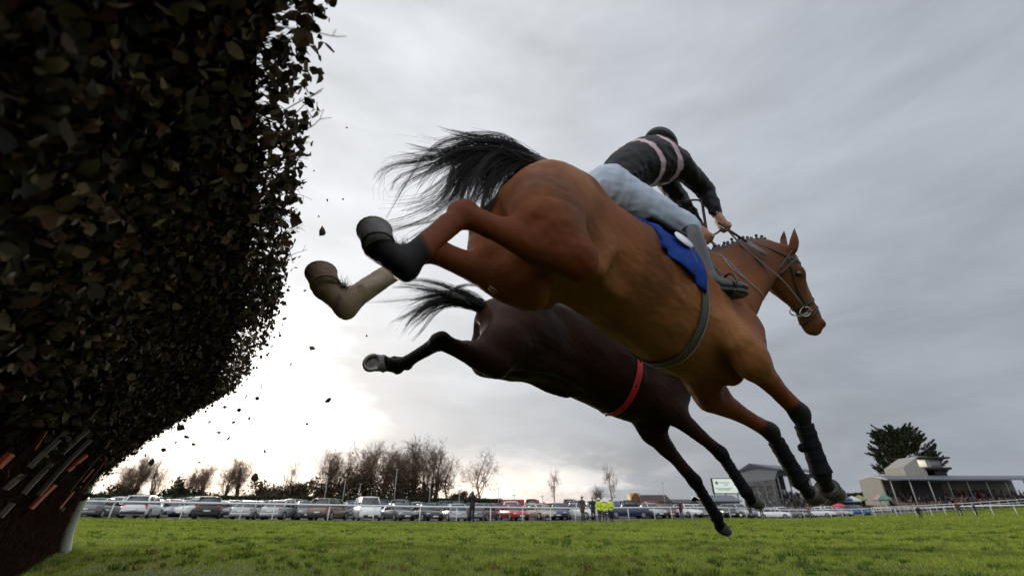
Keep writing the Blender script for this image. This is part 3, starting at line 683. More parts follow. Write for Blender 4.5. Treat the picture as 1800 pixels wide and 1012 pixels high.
def bridle(H, mt):
    pol, d, upn, latn = H['head']; mb = MB()
    def ring(a, b, tilt, w, up=.09):
        c = pol + d * a - upn * up; P, Nn = ringpath(H, c, unit(d + upn * tilt), upn, 36, .004, rmax=.4)
        P = smoothclosed(P, 2); strap(mb, H, P, Nn, w, .003, closed=True)
    ring(.02, 0, -.9, .010); ring(.40, 0, .15, .010, .07); ring(.49, 0, .5, .007, .065); ring(.05, 0, .35, .007, .10); ring(.10, 0, .25, .009, .10)
    for s in (-1, 1):
        P, Nn = [], []
        for a, b in ((.03, -.07), (.13, -.085), (.24, -.095), (.34, -.09), (.44, -.085)):
            o = pol + d * a + upn * b + latn * s * .4; h = H['bvh'].ray_cast(Vector(o), Vector(latn * -s), .7)
            if h[0] is None: continue
            P.append(np.array(h[0]) + latn * s * .006); Nn.append(latn * s)
        strap(mb, H, P, Nn, .009, .003)
        if s == -1 or True:
            e = P[-1]; rg = [e + (d * math.cos(q) + upn * math.sin(q)) * .032 - upn * .015 + latn * s * .006 for q in np.arange(16) * math.pi / 8]
            m2 = MB(); m2.tube(rg, .0035, n=6, closed=True); bits.append((m2, e, rg))
    o = mb.build('bridle', mt, H['root'], off=H['off'])
    for m2, e, rg in bits: m2.build('bit_ring', m_metal, o, off=H['off'])
    r = [b[1] for b in bits]; bits.clear(); return o, r
bits = []
br, BR = bridle(BAY, m_brownl); br2, _ = bridle(BLK, m_black)
# pale cord of the bit guard
m_cord = mat('white_cord', (.42, .41, .40), .7); m_bluec = mat('blue_cord', (.25, .28, .5), .6)
pol, d, upn, latn = BAY['head']; mb = MB(); e0 = BR[0] if BR[0][1] < BR[1][1] else BR[1]; sg = np.sign((e0 - pol) @ latn)
for q in ((0, 0), (.012, .01)): mb.tube(catmull([e0 + latn * sg * .004 + d * q[0], e0 - upn * .035 + d * (.01 + q[1]) + latn * sg * .006, e0 - upn * .07 + d * .005 - latn * sg * .01, e0 - upn * .085 - d * .02 - latn * sg * .03], 5), .0032, n=5)
mb.tube(catmull([e0 + upn * .03 + d * .01 + latn * sg * .004, e0, e0 - upn * .02 + d * .03 + latn * sg * .004], 4), .003, n=5)
mb.build('bit_cord', m_cord, br, off=BAY['off'])
# girth, cord, saddle, cloth
def girth(H, a, b, w, mt, name, lift=.008, n=64, shift=0.):
    A, _ = onbody(H, *a); B, _ = onbody(H, *b); c = np.array([(A[0] + B[0]) / 2 + shift, 0, -.40]); 
    v = B - A; nr = unit(np.cross(v, (0, 1, 0))); nr = nr * np.sign(nr[0]); c[0] = A[0] - (nr[2] * (c[2] - A[2])) / nr[0] + shift
    P, Nn = ringpath(H, c, nr, (0, 0, 1), n, lift, rmax=.8); P = smoothclosed(P, 2); mb = MB(); strap(mb, H, P, Nn, w, .004, closed=True)
    return mb.build(name, mt, H['root'], off=H['off']), P, Nn
m_girth = mat('grey_webbing', (.075, .078, .065), .8, var=.2, vscale=200); m_red = mat('red_webbing', (.55, .012, .025), .6, var=.2, vscale=150)
girth(BAY, (1238, 545), (1190, 630), .026, m_girth, 'girth')
girth(BAY, (1240, 560), (1188, 636), .0025, mat('old_cord', (.25, .23, .18), .8), 'girth_cord', .010, shift=.006)
m_blue = mat('blue_cloth', (.004, .034, .21), .8, var=.25, vscale=25, bump=.45, bscale=22, spec=.2)
gk, GP, GN = girth(BLK, (1124, 640), (1092, 718), .024, m_red, 'girth', .010)
mb = MB()
for i in range(0, 64, 6): mb = MB(); mb.box(GP[i] + GN[i] * .005, (.02, .012, .012), bev=.003); mb.build('buckle', m_black, gk, off=BLK['off'])
def patch(H, f0, f1, A0, A1, B0, B1, lift, thick, name, mt, nf=26, na=60, parent=None, wave=0.):
    """a cloth over the back: from angle -B to A at each station"""
    Vo, Vi = [], []
    for i in range(nf):
        t = i / (nf - 1); f = f0 + (f1 - f0) * t; P, Nn = ringpath(H, np.array([f, 0, -.36]), (1, 0, 0), (0, 0, 1), na, 0, -(B0 + (B1 - B0) * t), A0 + (A1 - A0) * t, .8)
        w = wave * np.sin(np.linspace(0, 14, na) + i * .55 + 1.5 * np.sin(i * .3)) * np.linspace(-1, 1, na) ** 2
        Vo.append(P + Nn * (lift + thick + w)[:, None] if wave else P + Nn * (lift + thick)); Vi.append(P + Nn * (lift + w)[:, None] if wave else P + Nn * lift)
    if wave: P0_ = np.array([.01 * math.sin(i_ * 1.3) for i_ in range(nf)])
    Vo, Vi = np.array(Vo), np.array(Vi); mb = MB()
    rings = [np.vstack([Vo[i], Vi[i][::-1]]) for i in range(nf)]; mb.loft(rings, cap=True)
    return mb.build(name, mt, parent or H['root'], off=H['off'])
def ang(H, px, py):
    p, _ = onbody(H, px, py); return p[0], math.degrees(math.atan2(-p[1], p[2] + .36))
fD, aD = ang(BAY, 1150, 432); fC, aC = ang(BAY, 1232, 516); fE, aE = ang(BAY, 1185, 474)
fC = min(fC, fD + .42)
sc_ = patch(BAY, fD + .05, fC + .03, aD, aC, aD, aC, .010, .006, 'saddle_cloth', m_blue, wave=.014)
patch(BAY, fD + .06, fC - .02, 50, 58, 50, 58, .022, .028, 'saddle', m_black)
# the pale number disc on the cloth
m_white = mat('white_fabric', (.75, .76, .8), .7, var=.06)
p, n_ = onbody(BAY, 1194, 430, .034)
mb = MB(); a1 = unit(np.cross(n_, (0, 0, 1))); a2 = np.cross(n_, a1)
mb.loft([[p + (a1 * math.cos(q) + a2 * math.sin(q)) * r_ + n_ * z_ for q in np.arange(24) * math.pi / 12] for r_, z_ in ((.055, -.004), (.055, .001), (.001, .002))], cap=False); mb.build('number_patch', m_white, sc_, off=BAY['off'])
# breastplate cord to the chest
mb = MB(); pstrap(mb, BAY, [(1268, 452), (1283, 470), (1300, 484), (1318, 498), (1336, 514), (1342, 524)], .0022, .006, .002); mb.build('breastplate_cord', m_cord, BAY['root'], off=BAY['off'])
mb = MB(); pstrap(mb, BAY, [(1262, 448), (1280, 462), (1296, 478), (1310, 492)], .0025, .008, .003); mb.build('blue_cord', m_bluec, BAY['root'], off=BAY['off'])
# leg boots
def legwrap(H, a, b, r, name='leg_boot', bumps=True):
    A, B = H['P'][a], H['P'][b]; d = unit(B - A); L = np.linalg.norm(B - A); mb = MB(); n = 18; e1 = unit(np.cross(d, (0, 1, 0))); e2 = np.cross(d, e1); rings = []
    for i, t in enumerate(np.linspace(.20, 1.0, 22)):
        rr = r * (1.02 - .08 * math.sin(t * 3.1) + .10 * (t > .85) * (t - .85) * 6) * (1 + .010 * math.sin(i * 2.4)) * (1.03 if i in (0, 1, 20, 21) else 1)
        rings.append([A + d * L * t + (e1 * math.cos(q) * rr * 1.12 + e2 * math.sin(q) * rr) for q in np.arange(n) * 2 * math.pi / n])
    rings = [np.array(rings[0]) * .5 + (A + d * L * .2) * .5] + rings + [np.array(rings[-1]) * .55 + B * .45]
    mb.loft(rings)
    for t in (.35, .55, .75):
        rr = r * .975; P = [A + d * L * t + (e1 * math.cos(q) * rr * 1.10 + e2 * math.sin(q) * rr) for q in np.arange(24) * math.pi / 12]; Nn = [(e1 * math.cos(q) + e2 * math.sin(q)) for q in np.arange(24) * math.pi / 12]
        mb.tube(P, 1, n=8, flat=(.010, .0015), up=np.array(Nn), closed=True)
    mb.build(name, m_wrap, H['root'], off=H['off'])
for S_ in 'RL': legwrap(BAY, 'kne' + S_, 'fet' + S_, .043); legwrap(BLK, 'kne' + S_, 'fet' + S_, .039)
p = BAY['P']['kneR'] * .6 + BAY['P']['fetR'] * .4; bk_ = loc_(BAY, U(1409, 787, 2.2))
mb = MB(); mb.box(bk_, (.035, .03, .04), bev=.01); mb.build('boot_strap_end', m_wrap, BAY['root'], off=BAY['off'])
# callus inside the left hind leg
p, n_ = onbody(BAY, 866, 509, .002); a1 = unit(np.cross(n_, (1, 0, 0))); mb = MB(); a2 = np.cross(n_, a1)
for k_ in range(2): mb.ell(p + a1 * (k_ - .5) * .012 + a2 * .0, (.005, .008, .020), 10, 8, M=np.stack([a1, n_, a2], 1))
mb.build('leg_callus', mat('callus', (.26, .17, .10), .7, var=.3, vscale=120, bump=.4), BAY['root'], off=BAY['off'])

# ------------------------------------------------------------------ jockey
def L_(px, py, z): return loc_(BAY, U(px, py, z))
PB = BAY['P']
J = dict(hpR=L_(1074, 330, 2.54), hpL=L_(1066, 352, 2.70), knR=np.array(PB['knR']), anR=np.array(PB['anR']), toR=np.array(PB['toR']), knL=np.array([-.03, .25, .03]), anL=np.array([-.085, .30, -.355]), toL=np.array([.08, .30, -.36]),
  nck=L_(1170, 283, 2.92), hed=L_(1161, 257, 3.10), shR=L_(1193, 287, 2.80), shL=L_(1150, 290, 3.02), elR=L_(1240, 335, 2.93), wrR=L_(1262, 379, 2.84), elL=L_(1195, 350, 3.06), wrL=L_(1231, 402, 2.86))
pel = (J['hpR'] + J['hpL']) / 2 + np.array([-.02, 0, .02]); shm = (J['shR'] + J['shL']) / 2
JO = np.array([-.3, 0, -.5]); jroot = empty('jockey', BAY['O'] + JO @ BAY['R'], Matrix([[BAY['R'][0][i], BAY['R'][1][i], BAY['R'][2][i]] for i in range(3)]), 'jockey in dark silks with pink hoops and white breeches, crouched on the bay horse', 'person')
jroot.name = 'person'
sax = unit(J['shR'] - J['shL']); hx = unit(J['hpR'] - J['hpL']); tor = unit(shm - pel); bkn = unit(np.cross(tor, sax)); bkn = bkn if bkn @ np.array([-1, 0, .6]) > 0 else -bkn
wst = pel * .62 + shm * .38 + bkn * .06; chs = pel * .25 + shm * .75 + bkn * .055
lo, hi = (-.68, -.46, -.50), (.42, .46, .98)
def body_chains(D, g, parts):
    if 'torso' in parts:
        D.chain([pel + tor * .08, wst, chs, shm - tor * .0], [(.145 * g, .118 * g), (.145 * g, .128 * g), (.172 * g, .150 * g), (.15 * g, .118 * g)], w1=sax, k=.04)
        D.chain([J['shR'] - sax * .02, shm + tor * .02, J['shL'] + sax * .02], [.062 * g, .068 * g, .062 * g], k=.05)
        D.chain([shm, J['nck'] + (J['hed'] - J['nck']) * .2], [.06 * g, .055 * g], k=.03)
    if 'arms' in parts:
        for s in 'RL':
            D.chain([J['sh' + s], J['sh' + s] * .5 + J['el' + s] * .5, J['el' + s]], [.072 * g, .064 * g, .052 * g], k=.03)
            w = J['el' + s] + (J['wr' + s] - J['el' + s]) * (.95 if 'cuff' in parts else 1)
            D.chain([J['el' + s], J['el' + s] * .6 + w * .4, w], [.052 * g, .048 * g, .031 * g], k=.02)
    if 'legs' in parts:
        D.ball(pel - tor * .02, (.13 * g, .165 * g, .13 * g), k=.04, ax=tor, w1=hx)
        for s in 'RL':
            kn = J['kn' + s]; hp = J['hp' + s]
            D.chain([hp, hp * .5 + kn * .5 + np.array([0, 0, -.005]), kn], [(.112 * g, .118 * g), (.100 * g, .105 * g), .072 * g * np.ones(2)], k=.05)
    if 'shank' in parts:
        for s in 'RL':
            kn, an, to = J['kn' + s], J['an' + s], J['to' + s]; sd = 1 if s == 'L' else -1
            D.chain([kn, kn * .7 + an * .3 + np.array([-.012, 0, 0]), kn * .3 + an * .7, an], [.058 * g, .062 * g, .045 * g, .039 * g], k=.02)
    if 'feet' in parts:
        for s in 'RL':
            an, to = J['an' + s], J['to' + s]; dd = unit(to - an); hl = an - dd * .045 + np.array([0, 0, -.035])
            D.chain([an, an + dd * .05 + np.array([0, 0, -.018]), to + np.array([0, 0, -.02]) - dd * .02, to + np.array([0, 0, -.018]) + dd * .03], [(.036 * g, .042 * g), (.040 * g, .040 * g), (.042 * g, .030 * g), (.032 * g, .02 * g)], w1=np.cross(dd, (0, 0, 1)), k=.02)
            D.ball(hl, .034 * g, k=.03)
face = unit(np.array([.9, .12, -.35])); hup = unit(np.cross(np.cross(face, (0, 0, 1)), face)); hl_ = np.cross(hup, face)
D = SDF(lo, hi, .009); body_chains(D, .80, ('torso', 'arms', 'legs', 'shank', 'feet'))
hc = J['hed']
D.ball(hc, (.095, .075, .11), k=.02, ax=face, w1=hl_); D.ball(hc + face * .045 - hup * .055, (.055, .052, .06), k=.03, ax=face, w1=hl_)   # skull, jaw
D.chain([hc + face * .095 + hup * .0, hc + face * .112 - hup * .035], [.010, .015], k=.012)                                              # nose
D.ball(hc + face * .088 - hup * .068, (.016, .024, .010), k=.012, ax=face, w1=hl_)                                                         # mouth
for s in (-1, 1):
    D.ball(hc + face * .086 + hl_ * s * .030 + hup * .002, (.012, .014, .010), k=.01, op='s', ax=face, w1=hl_)
    D.ball(hc + hl_ * s * .074 - hup * .015, (.018, .010, .03), k=.01, ax=face, w1=hl_)
FN = []
for s, kd in (('R', 1), ('L', -1)):
    wr = J['wr' + s]; fd = unit(wr - J['el' + s]); pm = wr + fd * .055; sd = unit(np.cross(fd, (1, .2, 0))) ; out = unit(np.array([.9, -.25 if s == 'R' else -.2, -.1])); out = unit(out - fd * (out @ fd)); ac = np.cross(fd, out)
    D.chain([wr, wr + fd * .035, pm + fd * .015], [(.024, .020), (.036, .020), (.038, .019)], w1=ac, k=.012)
    for q in range(4):
        b = pm + fd * .018 + ac * (q - 1.5) * .019; ln = (.9, 1.0, .96, .78)[q]
        D.chain([b, b + fd * .026 * ln + out * .004, b + fd * .032 * ln + out * .030 * ln, b + fd * .010 + out * .040 * ln, b - fd * .004 + out * .028 * ln], [.0105, .0100, .0095, .0088, .0078], k=.003, sub=3)
    D.chain([wr + fd * .022 - ac * .03, pm - ac * .042 + out * .016, pm + fd * .014 - ac * .030 + out * .036], [.012, .011, .0095], k=.006)
V, Q = D.mesh(1)
skin = np.tile(np.array([.42, .20, .145]), (len(V), 1)) * (1 + .12 * vnoise(V, 40, 4)[:, None])
m_skin = mat('skin', attr=True, rough=.55, spec=.4, bump=.15, bscale=150); mesh_np('body', V, Q, m_skin, jroot, True, skin, JO)
# silks
D = SDF(lo, hi, .0095); body_chains(D, 1.02, ('torso', 'arms', 'cuff'))
rj = np.random.default_rng(5)
for i in range(9):
    a = pel + tor * (.10 + .045 * i); t_ = rj.uniform(-.5, .5); sgn = -bkn
    D.chain([a + sax * .16 + bkn * .05, a + bkn * (.135 + .01 * t_) + tor * .03 * t_, a - sax * .16 + bkn * .05], .004, k=.016, sub=3)
for s in 'RL':
    for i in range(7):
        t_ = .12 + .13 * i; u0 = J['sh' + s] if t_ < .5 else J['el' + s]; u1 = J['el' + s] if t_ < .5 else J['wr' + s]; k_ = (t_ if t_ < .5 else t_ - .5) * 2; c = u0 + (u1 - u0) * k_; dx = unit(u1 - u0); e = unit(np.cross(dx, rj.normal(size=3))); rr = .058 if t_ < .5 else .046
        D.chain([c + e * rr + dx * .01, c + unit(np.cross(dx, e)) * rr - dx * .012, c - e * rr], .0055, k=.016, sub=3)
V, Q = D.mesh(1)
v0 = V - pel; st = v0 @ tor; tl = (shm - pel) @ tor
dpos = np.minimum(segd(V, J['shR'] + (J['elR'] - J['shR']) * .12, J['elR'])[0], segd(V, J['elR'], J['wrR'])[0]); dl = np.minimum(segd(V, J['shL'] + (J['elL'] - J['shL']) * .12, J['elL'])[0], segd(V, J['elL'], J['wrL'])[0])
arm = (np.minimum(dpos, dl) < .085) & (st < tl + .2)
drk = np.array([.007, .0055, .008]); pink = np.array([.60, .42, .47]); C = np.tile(drk, (len(V), 1))
sb = st + .05 * np.cos((v0 @ sax) / .16 * 1.2) ; b1 = tl * .60; b2 = tl * .86
band = ((np.abs(sb - b1 - .03) < .019) | (np.abs(sb - b2 - .03) < .021)) & ~arm
C[band] = pink; C[(np.linalg.norm(V - (J['nck'] + tor * .02), axis=1) < .085) & ~arm & (st > tl + .03)] = np.array([.62, .5, .52])
V = crease(V, Q, 16, .008, 31, (1, 1, 1.4)); V = crease(V, Q, 34, .003, 32, (1, 1, 1)); m_silk = mat('silks', attr=True, rough=.5, spec=.25, bump=.25, bscale=40); mesh_np('jacket', V, Q, m_silk, jroot, True, C, JO)
D = SDF(lo, hi, .0095); body_chains(D, 1.0, ('legs',))
for s in 'RL':
    D.chain([J['kn' + s], J['kn' + s] + (J['an' + s] - J['kn' + s]) * .12], [.060, .056], k=.02)
    for i in range(13):
        t_ = rj.uniform(.02, .98); hp, kn = J['hp' + s], J['kn' + s]; c = hp + (kn - hp) * t_; dx = unit(kn - hp); e = unit(np.cross(dx, rj.normal(size=3))); rr = .112 + (.070 - .112) * t_
        D.chain([c + e * rr + dx * .03, c + unit(np.cross(dx, e)) * rr * 1.0 - dx * .03, c - e * rr], .007, k=.014, sub=3)
V, Q = D.mesh(1); V = crease(V, Q, 11, .006, 33, (1, 1, 1.8)); V = crease(V, Q, 9, .006, 35, (2.2, 1, .6)); m_bre = mat('breeches', (.44, .50, .61), .7, var=.10, vscale=12, bump=.25, bscale=9, spec=.2); mesh_np('breeches', V, Q, m_bre, jroot, True, None, JO)
D = SDF(lo, (.42, .46, .12), .009)
body_chains(D, 1.06, ('shank', 'feet')); 
for s in 'RL': D.ball(J['kn' + s] - unit(J['an' + s] - J['kn' + s]) * .045, .085, k=.006, op='s')
V, Q = D.mesh(1)
for s in 'RL':
    m_ = (V[:, 1] < 0) if s == 'R' else (V[:, 1] > 0); qm = m_[Q[:, 0]]; ids = np.unique(Q[qm]); mp_ = -np.ones(len(V), int); mp_[ids] = np.arange(len(ids))
    bo = mesh_np('boot', V[ids], mp_[Q[qm]], mat('boot_leather', (.013, .014, .018), .22, spec=.6, var=.2, vscale=30, bump=.3, bscale=22), jroot, True, None, JO)
    mb = MB(); an, to = J['an' + s], J['to' + s]; dd = unit(to - an); sd = unit(np.cross(dd, (0, 0, 1))); w = []
    for a, b in ((-.075, .022), (-.05, .033), (.04, .034), (.12, .042), (.17, .038), (.205, .02)): w.append((a, b))
    ring = [an + dd * a + sd * b for a, b in w] + [an + dd * a - sd * b for a, b in w[::-1]]
    ring = np.array(ring) + np.array([0, 0, -.057]); mb.loft([ring * .98 + ring.mean(0) * .02 + np.array([0, 0, .012]), ring, ring + np.array([0, 0, -.008])]); mb.build('boot_sole', m_black, bo, off=JO)
# helmet with its silk, peak
mb = MB(); Mh = np.stack([face, hl_, hup], 1)
rings = []
for a in np.linspace(-.25, 1.5, 12): rings.append([(math.cos(a) * math.cos(b) * .128, math.cos(a) * math.sin(b) * .108, math.sin(a) * .118) for b in np.arange(28) * 2 * math.pi / 28])
mb.loft(np.array(rings) @ Mh.T + hc + hup * .015)
pk = [[(.10 + e * .06 * math.cos(b) ** .5 if math.cos(b) > 0 else .10, .09 * math.sin(b), -.01 - e * .02) for b in np.linspace(-1.3, 1.3, 14)] for e in (0, 1)]
top_ = np.array(pk[0] + pk[1][::-1]); r0 = top_ @ Mh.T + hc + hup * .012; mb.loft([r0, r0 + hup * .006])
mb.ell(hc + hup * .135, (.014, .014, .010), 8, 6)
hm = mb.build('helmet', mat('helmet_silk', (.010, .009, .012), .6, var=.2, vscale=30, bump=.3, bscale=25), jroot, off=JO)
# stirrup irons and leathers belong to the saddle
for s in 'RL':
    an, to = J['an' + s], J['to' + s]; dd = unit(to - an); c = an + dd * .115 + np.array([0, 0, -.02]); sd = unit(np.cross(dd, (0, 0, 1))); mb = MB()
    pts = [c + sd * .055 * math.cos(q) + np.array([0, 0, 1]) * (.075 * math.sin(q) if math.sin(q) > 0 else .045 * math.sin(q)) for q in np.arange(20) * math.pi / 10]
    mb.tube(pts, .006, n=6, closed=True); mb.box(c + np.array([0, 0, -.046]), (.03, .1, .008), M=np.stack([dd, sd, (0, 0, 1)], 1))
    mb.tube(catmull([c + np.array([0, 0, .075]), c * .5 + np.array([-.02, (-.2 if s == 'R' else .2), -.15]) * .5, np.array([-.12, (-.18 if s == 'R' else .18), -.05])], 4), 1, n=6, flat=(.012, .003), up=(0, 1, 0))
    mb.build('stirrup', m_metal if s == 'L' else mat('stirrup_dark', (.05, .05, .055), .35, metal=.6), BAY['root'], off=BAY['off'])
# reins
hR = J['wrR'] + unit(J['wrR'] - J['elR']) * .075 + np.array([.02, 0, 0]); hLh = J['wrL'] + unit(J['wrL'] - J['elL']) * .07 + np.array([.02, 0, 0])
mb = MB(); bR, bL = (BR[0], BR[1]) if BR[0][1] < BR[1][1] else (BR[1], BR[0])
mb.tube(catmull([bR, L_(1379, 496, 2.62), L_(1342, 464, 2.66), L_(1305, 432, 2.74), hR], 4), 1, n=8, flat=(.011, .003), up=(0, 1, 0))
mb.tube(catmull([bL, bL * .5 + hLh * .5 + np.array([0, .06, .08]), hLh], 6), 1, n=8, flat=(.011, .003), up=(0, 1, 0))
mb.tube(catmull([hR, (hR + hLh) / 2 + np.array([0, 0, -.01]), hLh], 4), 1, n=8, flat=(.010, .003), up=(1, 0, 0))
mb.tube(catmull([hLh, L_(1250, 425, 2.84), L_(1266, 445, 2.78), L_(1262, 452, 2.76)], 4), 1, n=8, flat=(.009, .003), up=(0, 1, 0))
mb.build('reins', m_brownl, BAY['root'], off=BAY['off'])
mb = MB(); mb.tube(catmull([hLh, L_(1237, 375, 2.86), L_(1232, 354, 2.87), L_(1212, 352, 2.9), L_(1183, 356, 2.95)], 5), 1, n=8, flat=(.012, .003), up=(.3, 1, 0)); mb.build('rein_end', m_brownl, BAY['root'], off=BAY['off'])
wp = empty('riding_whip', BAY['O'] + hR @ BAY['R'], None, 'dark riding whip held in the right hand of the jockey', 'whip')
mb = MB(); A, B = U(1262, 392, 2.80), U(1348, 448, 2.66); mb.tube([A, A * .7 + B * .3, A * .4 + B * .6], [.007, .008, .006], n=8); mb.build('whip_handle', m_black, wp, off=wp.location)
mb = MB(); mb.tube([A * .4 + B * .6, A * .2 + B * .8, B], 1, n=8, flat=(.016, .004), up=(0, 1, 0)); mb.build('whip_flap', mat('grey_leather', (.10, .10, .105), .5), wp, off=wp.location)
# ------------------------------------------------------------------ ground
def ground():
    xs = np.concatenate([-np.geomspace(600, 12, 26), np.linspace(-11, 11, 45), np.geomspace(12, 600, 34)]); ys = np.concatenate([-np.geomspace(60, 3, 10), np.linspace(-2, 14, 33), np.geomspace(15, 900, 40)])
    X, Yg = np.meshgrid(xs, ys, indexing='ij'); Z = hgt(X, Yg) + .012 * np.sin(X * 2.1) * np.sin(Yg * 1.7) * (Yg < 14)
    n, m = X.shape; i = np.arange(n - 1)[:, None]; j = np.arange(m - 1)[None]
    Q = np.stack([i * m + j, (i + 1) * m + j, (i + 1) * m + j + 1, i * m + j + 1], -1).reshape(-1, 4)
    mt = mat('turf_soil', (.060, .095, .016), .95, col2=(.085, .080, .025), vscale=3.0, bump=.6, bscale=30, spec=.1)
    return tag(mesh_np('ground', np.stack([X, Yg, Z], -1).reshape(-1, 3), Q, mt), kind='structure')
ground()
# the rail line: (px, metres out)
RAIL = [(-40, 33), (60, 34.5), (190, 36), (315, 36.8), (420, 37.5), (477, 38), (575, 39), (655, 40), (737, 41), (802, 42), (862, 43), (919, 44.5), (968, 46), (1012, 47), (1058, 48.5), (1106, 50), (1152, 52), (1182, 53.5), (1217, 55.5), (1252, 58), (1285, 60.5), (1313, 63), (1340, 65.5), (1366, 68), (1391, 71), (1415, 74), (1440, 77.5), (1462, 81), (1482, 84), (1500, 87), (1518, 90), (1536, 93)]
RP = [G(a, b) for a, b in RAIL]
def carpark():
    near = [p + Vector((0, .6, .004)) for p in RP]; mb = MB(); rows = []
    for k in range(9):
        row = []
        for p in near:
            q = Vector((p.x * (1 + .28 * k), p.y + k * 9.0, 0)); z = float(hgt(q.x, q.y)); row.append((q.x, q.y, z + .006))
        rows.append(row)
    mb.loft(rows, cap=False, closed=False)
    mb.Q = [q[:, ::-1] for q in mb.Q]
    return tag(mb.build('car_park', mat('gravel', (.19, .18, .165), .95, col2=(.12, .115, .10), vscale=1.5, bump=.4, bscale=25, spec=.2)), kind='structure')
carpark()
def grass():
    bands = [(2.6, 4.2, 4600, .024, .0016), (4.2, 6.5, 2600, .026, .0024), (6.5, 10, 1200, .030, .0038), (10, 16, 480, .042, .007), (16, 26, 170, .050, .014), (26, 46, 60, .060, .03), (46, 100, 10, .075, .07)]
    Vs, Qs, Cs = [], [], []; nb = 0
    for y0, y1, dens, Lh, wd in bands:
        xl = -1.06 * y1 - .8; xr = 1.06 * y1 + .8; n = int((xr - xl) * (y1 - y0) * dens)
        x = rng.uniform(xl, xr, n); y = rng.uniform(y0, y1, n); k = np.abs(x) < 1.05 * y + .7
        # behind the rail it is gravel
        if y1 > 30:
            rx = np.array([p.x for p in RP]); ry = np.array([p.y for p in RP]); lim = np.interp(x, rx, ry); k &= (y < lim + .5) | (x > rx[-1])
        x, y = x[k], y[k]; n = len(x)
        cl = np.sin(x * 2.3 + np.sin(y * 1.9) * 1.3) * np.sin(y * 2.7 + np.sin(x * 1.3)) ; c2 = np.sin(x * .6 + 1.1 * np.sin(y * .45 + 2)) * np.sin(y * .8 + .6 * x); c3 = np.sin(x * 9 + 3 * np.sin(y * 7)) * np.sin(y * 11 + 2 * np.sin(x * 6)); tf = (cl * .4 + c3 * .35 + .5 * c2)
        h = Lh * (1 + .55 * tf) * rng.uniform(.45, 1.35, n) * np.where(rng.random(n) < .012, 1.7, 1); h = np.maximum(h, .006); z = hgt(x, y) - .004 + .012 * np.sin(x * 2.1) * np.sin(y * 1.7) * (y < 14)
        a = rng.uniform(0, 6.283, n); w = wd * rng.uniform(.6, 1.5, n); la = rng.uniform(0, 6.283, n); ln = h * rng.uniform(.1, .9, n)
        ca, sa = np.cos(a) * w, np.sin(a) * w; lx, ly = np.cos(la) * ln, np.sin(la) * ln
        B = np.stack([x, y, z], -1)
        v0 = B + np.stack([-ca, -sa, 0 * x], -1); v1 = B + np.stack([ca, sa, 0 * x], -1)
        v2 = B + np.stack([ca * .8 + lx * .35, sa * .8 + ly * .35, h * .6], -1); v3 = B + np.stack([-ca * .8 + lx * .35, -sa * .8 + ly * .35, h * .6], -1); v4 = B + np.stack([lx, ly, h], -1)
        V = np.stack([v0, v1, v2, v3, v4], 1).reshape(-1, 3); b = nb + np.arange(n)[:, None] * 5
        Vs.append(V); Qs.append((b + np.array([[0, 1, 2, 3]]), b + np.array([[3, 2, 4]]))); nb += 5 * n
        g = np.array([.225, .340, .030]); yv = np.array([.35, .39, .05]); br = np.array([.20, .155, .06]); dk = np.array([.050, .100, .014])
        t = rng.random(n) * .6 + .25 * c2 + .2; C = mixc(np.tile(g, (n, 1)), yv, t); C = mixc(C, dk, np.clip(tf * .8, 0, .8)); m_ = (rng.random(n) < .07 + .10 * (tf < -.35)); C[m_] = br
        C *= rng.uniform(.75, 1.25, (n, 1)); C5 = np.repeat(C, 5, 0); Cs.append(C5)
    for y0, y1, td, nb_, hh, ww, rd in ((2.6, 5.5, 26, 46, .050, .0022, .045), (5.5, 11, 11, 40, .055, .0042, .07), (11, 24, 2.2, 34, .065, .010, .13), (24, 40, .5, 26, .075, .022, .22)):
        m = int((2.12 * y1 + 1.6) * (y1 - y0) * td); tx = rng.uniform(-1.06 * y1 - .8, 1.06 * y1 + .8, m); ty = rng.uniform(y0, y1, m); rv = rng.random(m)
        keep = (np.abs(tx) < 1.05 * ty + .7) & (np.sin(tx * 1.1 + 2 * np.sin(ty * .7)) + np.sin(ty * 1.7 + tx * .5) + rng.normal(size=m) * .8 > -.6); tx, ty, rv = tx[keep], ty[keep], rv[keep]; m = len(tx)
        th = hh * rng.uniform(.55, 1.5, m); tc = np.where(rv[:, None] < .45, [.055, .110, .014], np.where(rv[:, None] < .75, [.13, .20, .022], np.where(rv[:, None] < .9, [.22, .24, .04], [.16, .11, .045])))
        n = m * nb_; i = np.repeat(np.arange(m), nb_); an = rng.uniform(0, 6.283, n); rad = rd * np.sqrt(rng.random(n)) * .8; x = tx[i] + np.cos(an) * rad; y = ty[i] + np.sin(an) * rad; z = hgt(x, y) - .004 + .012 * np.sin(x * 2.1) * np.sin(y * 1.7) * (y < 14)
        h = th[i] * rng.uniform(.5, 1.15, n) * (1 - .45 * (rad / rd) ** 2); a = rng.uniform(0, 6.283, n); w = ww * rng.uniform(.6, 1.4, n); ln = h * rng.uniform(.2, .9, n); lx, ly = np.cos(an) * ln, np.sin(an) * ln; ca, sa = np.cos(a) * w, np.sin(a) * w; B = np.stack([x, y, z], -1); o_ = 0 * x
        V = np.stack([B + np.stack([-ca, -sa, o_], -1), B + np.stack([ca, sa, o_], -1), B + np.stack([ca * .8 + lx * .35, sa * .8 + ly * .35, h * .62], -1), B + np.stack([-ca * .8 + lx * .35, -sa * .8 + ly * .35, h * .62], -1), B + np.stack([lx, ly, h], -1)], 1).reshape(-1, 3)
        b = nb + np.arange(n)[:, None] * 5; Vs.append(V); Qs.append((b + np.array([[0, 1, 2, 3]]), b + np.array([[3, 2, 4]]))); nb += 5 * n; Cs.append(np.repeat(tc[i] * rng.uniform(.75, 1.25, (n, 1)), 5, 0))
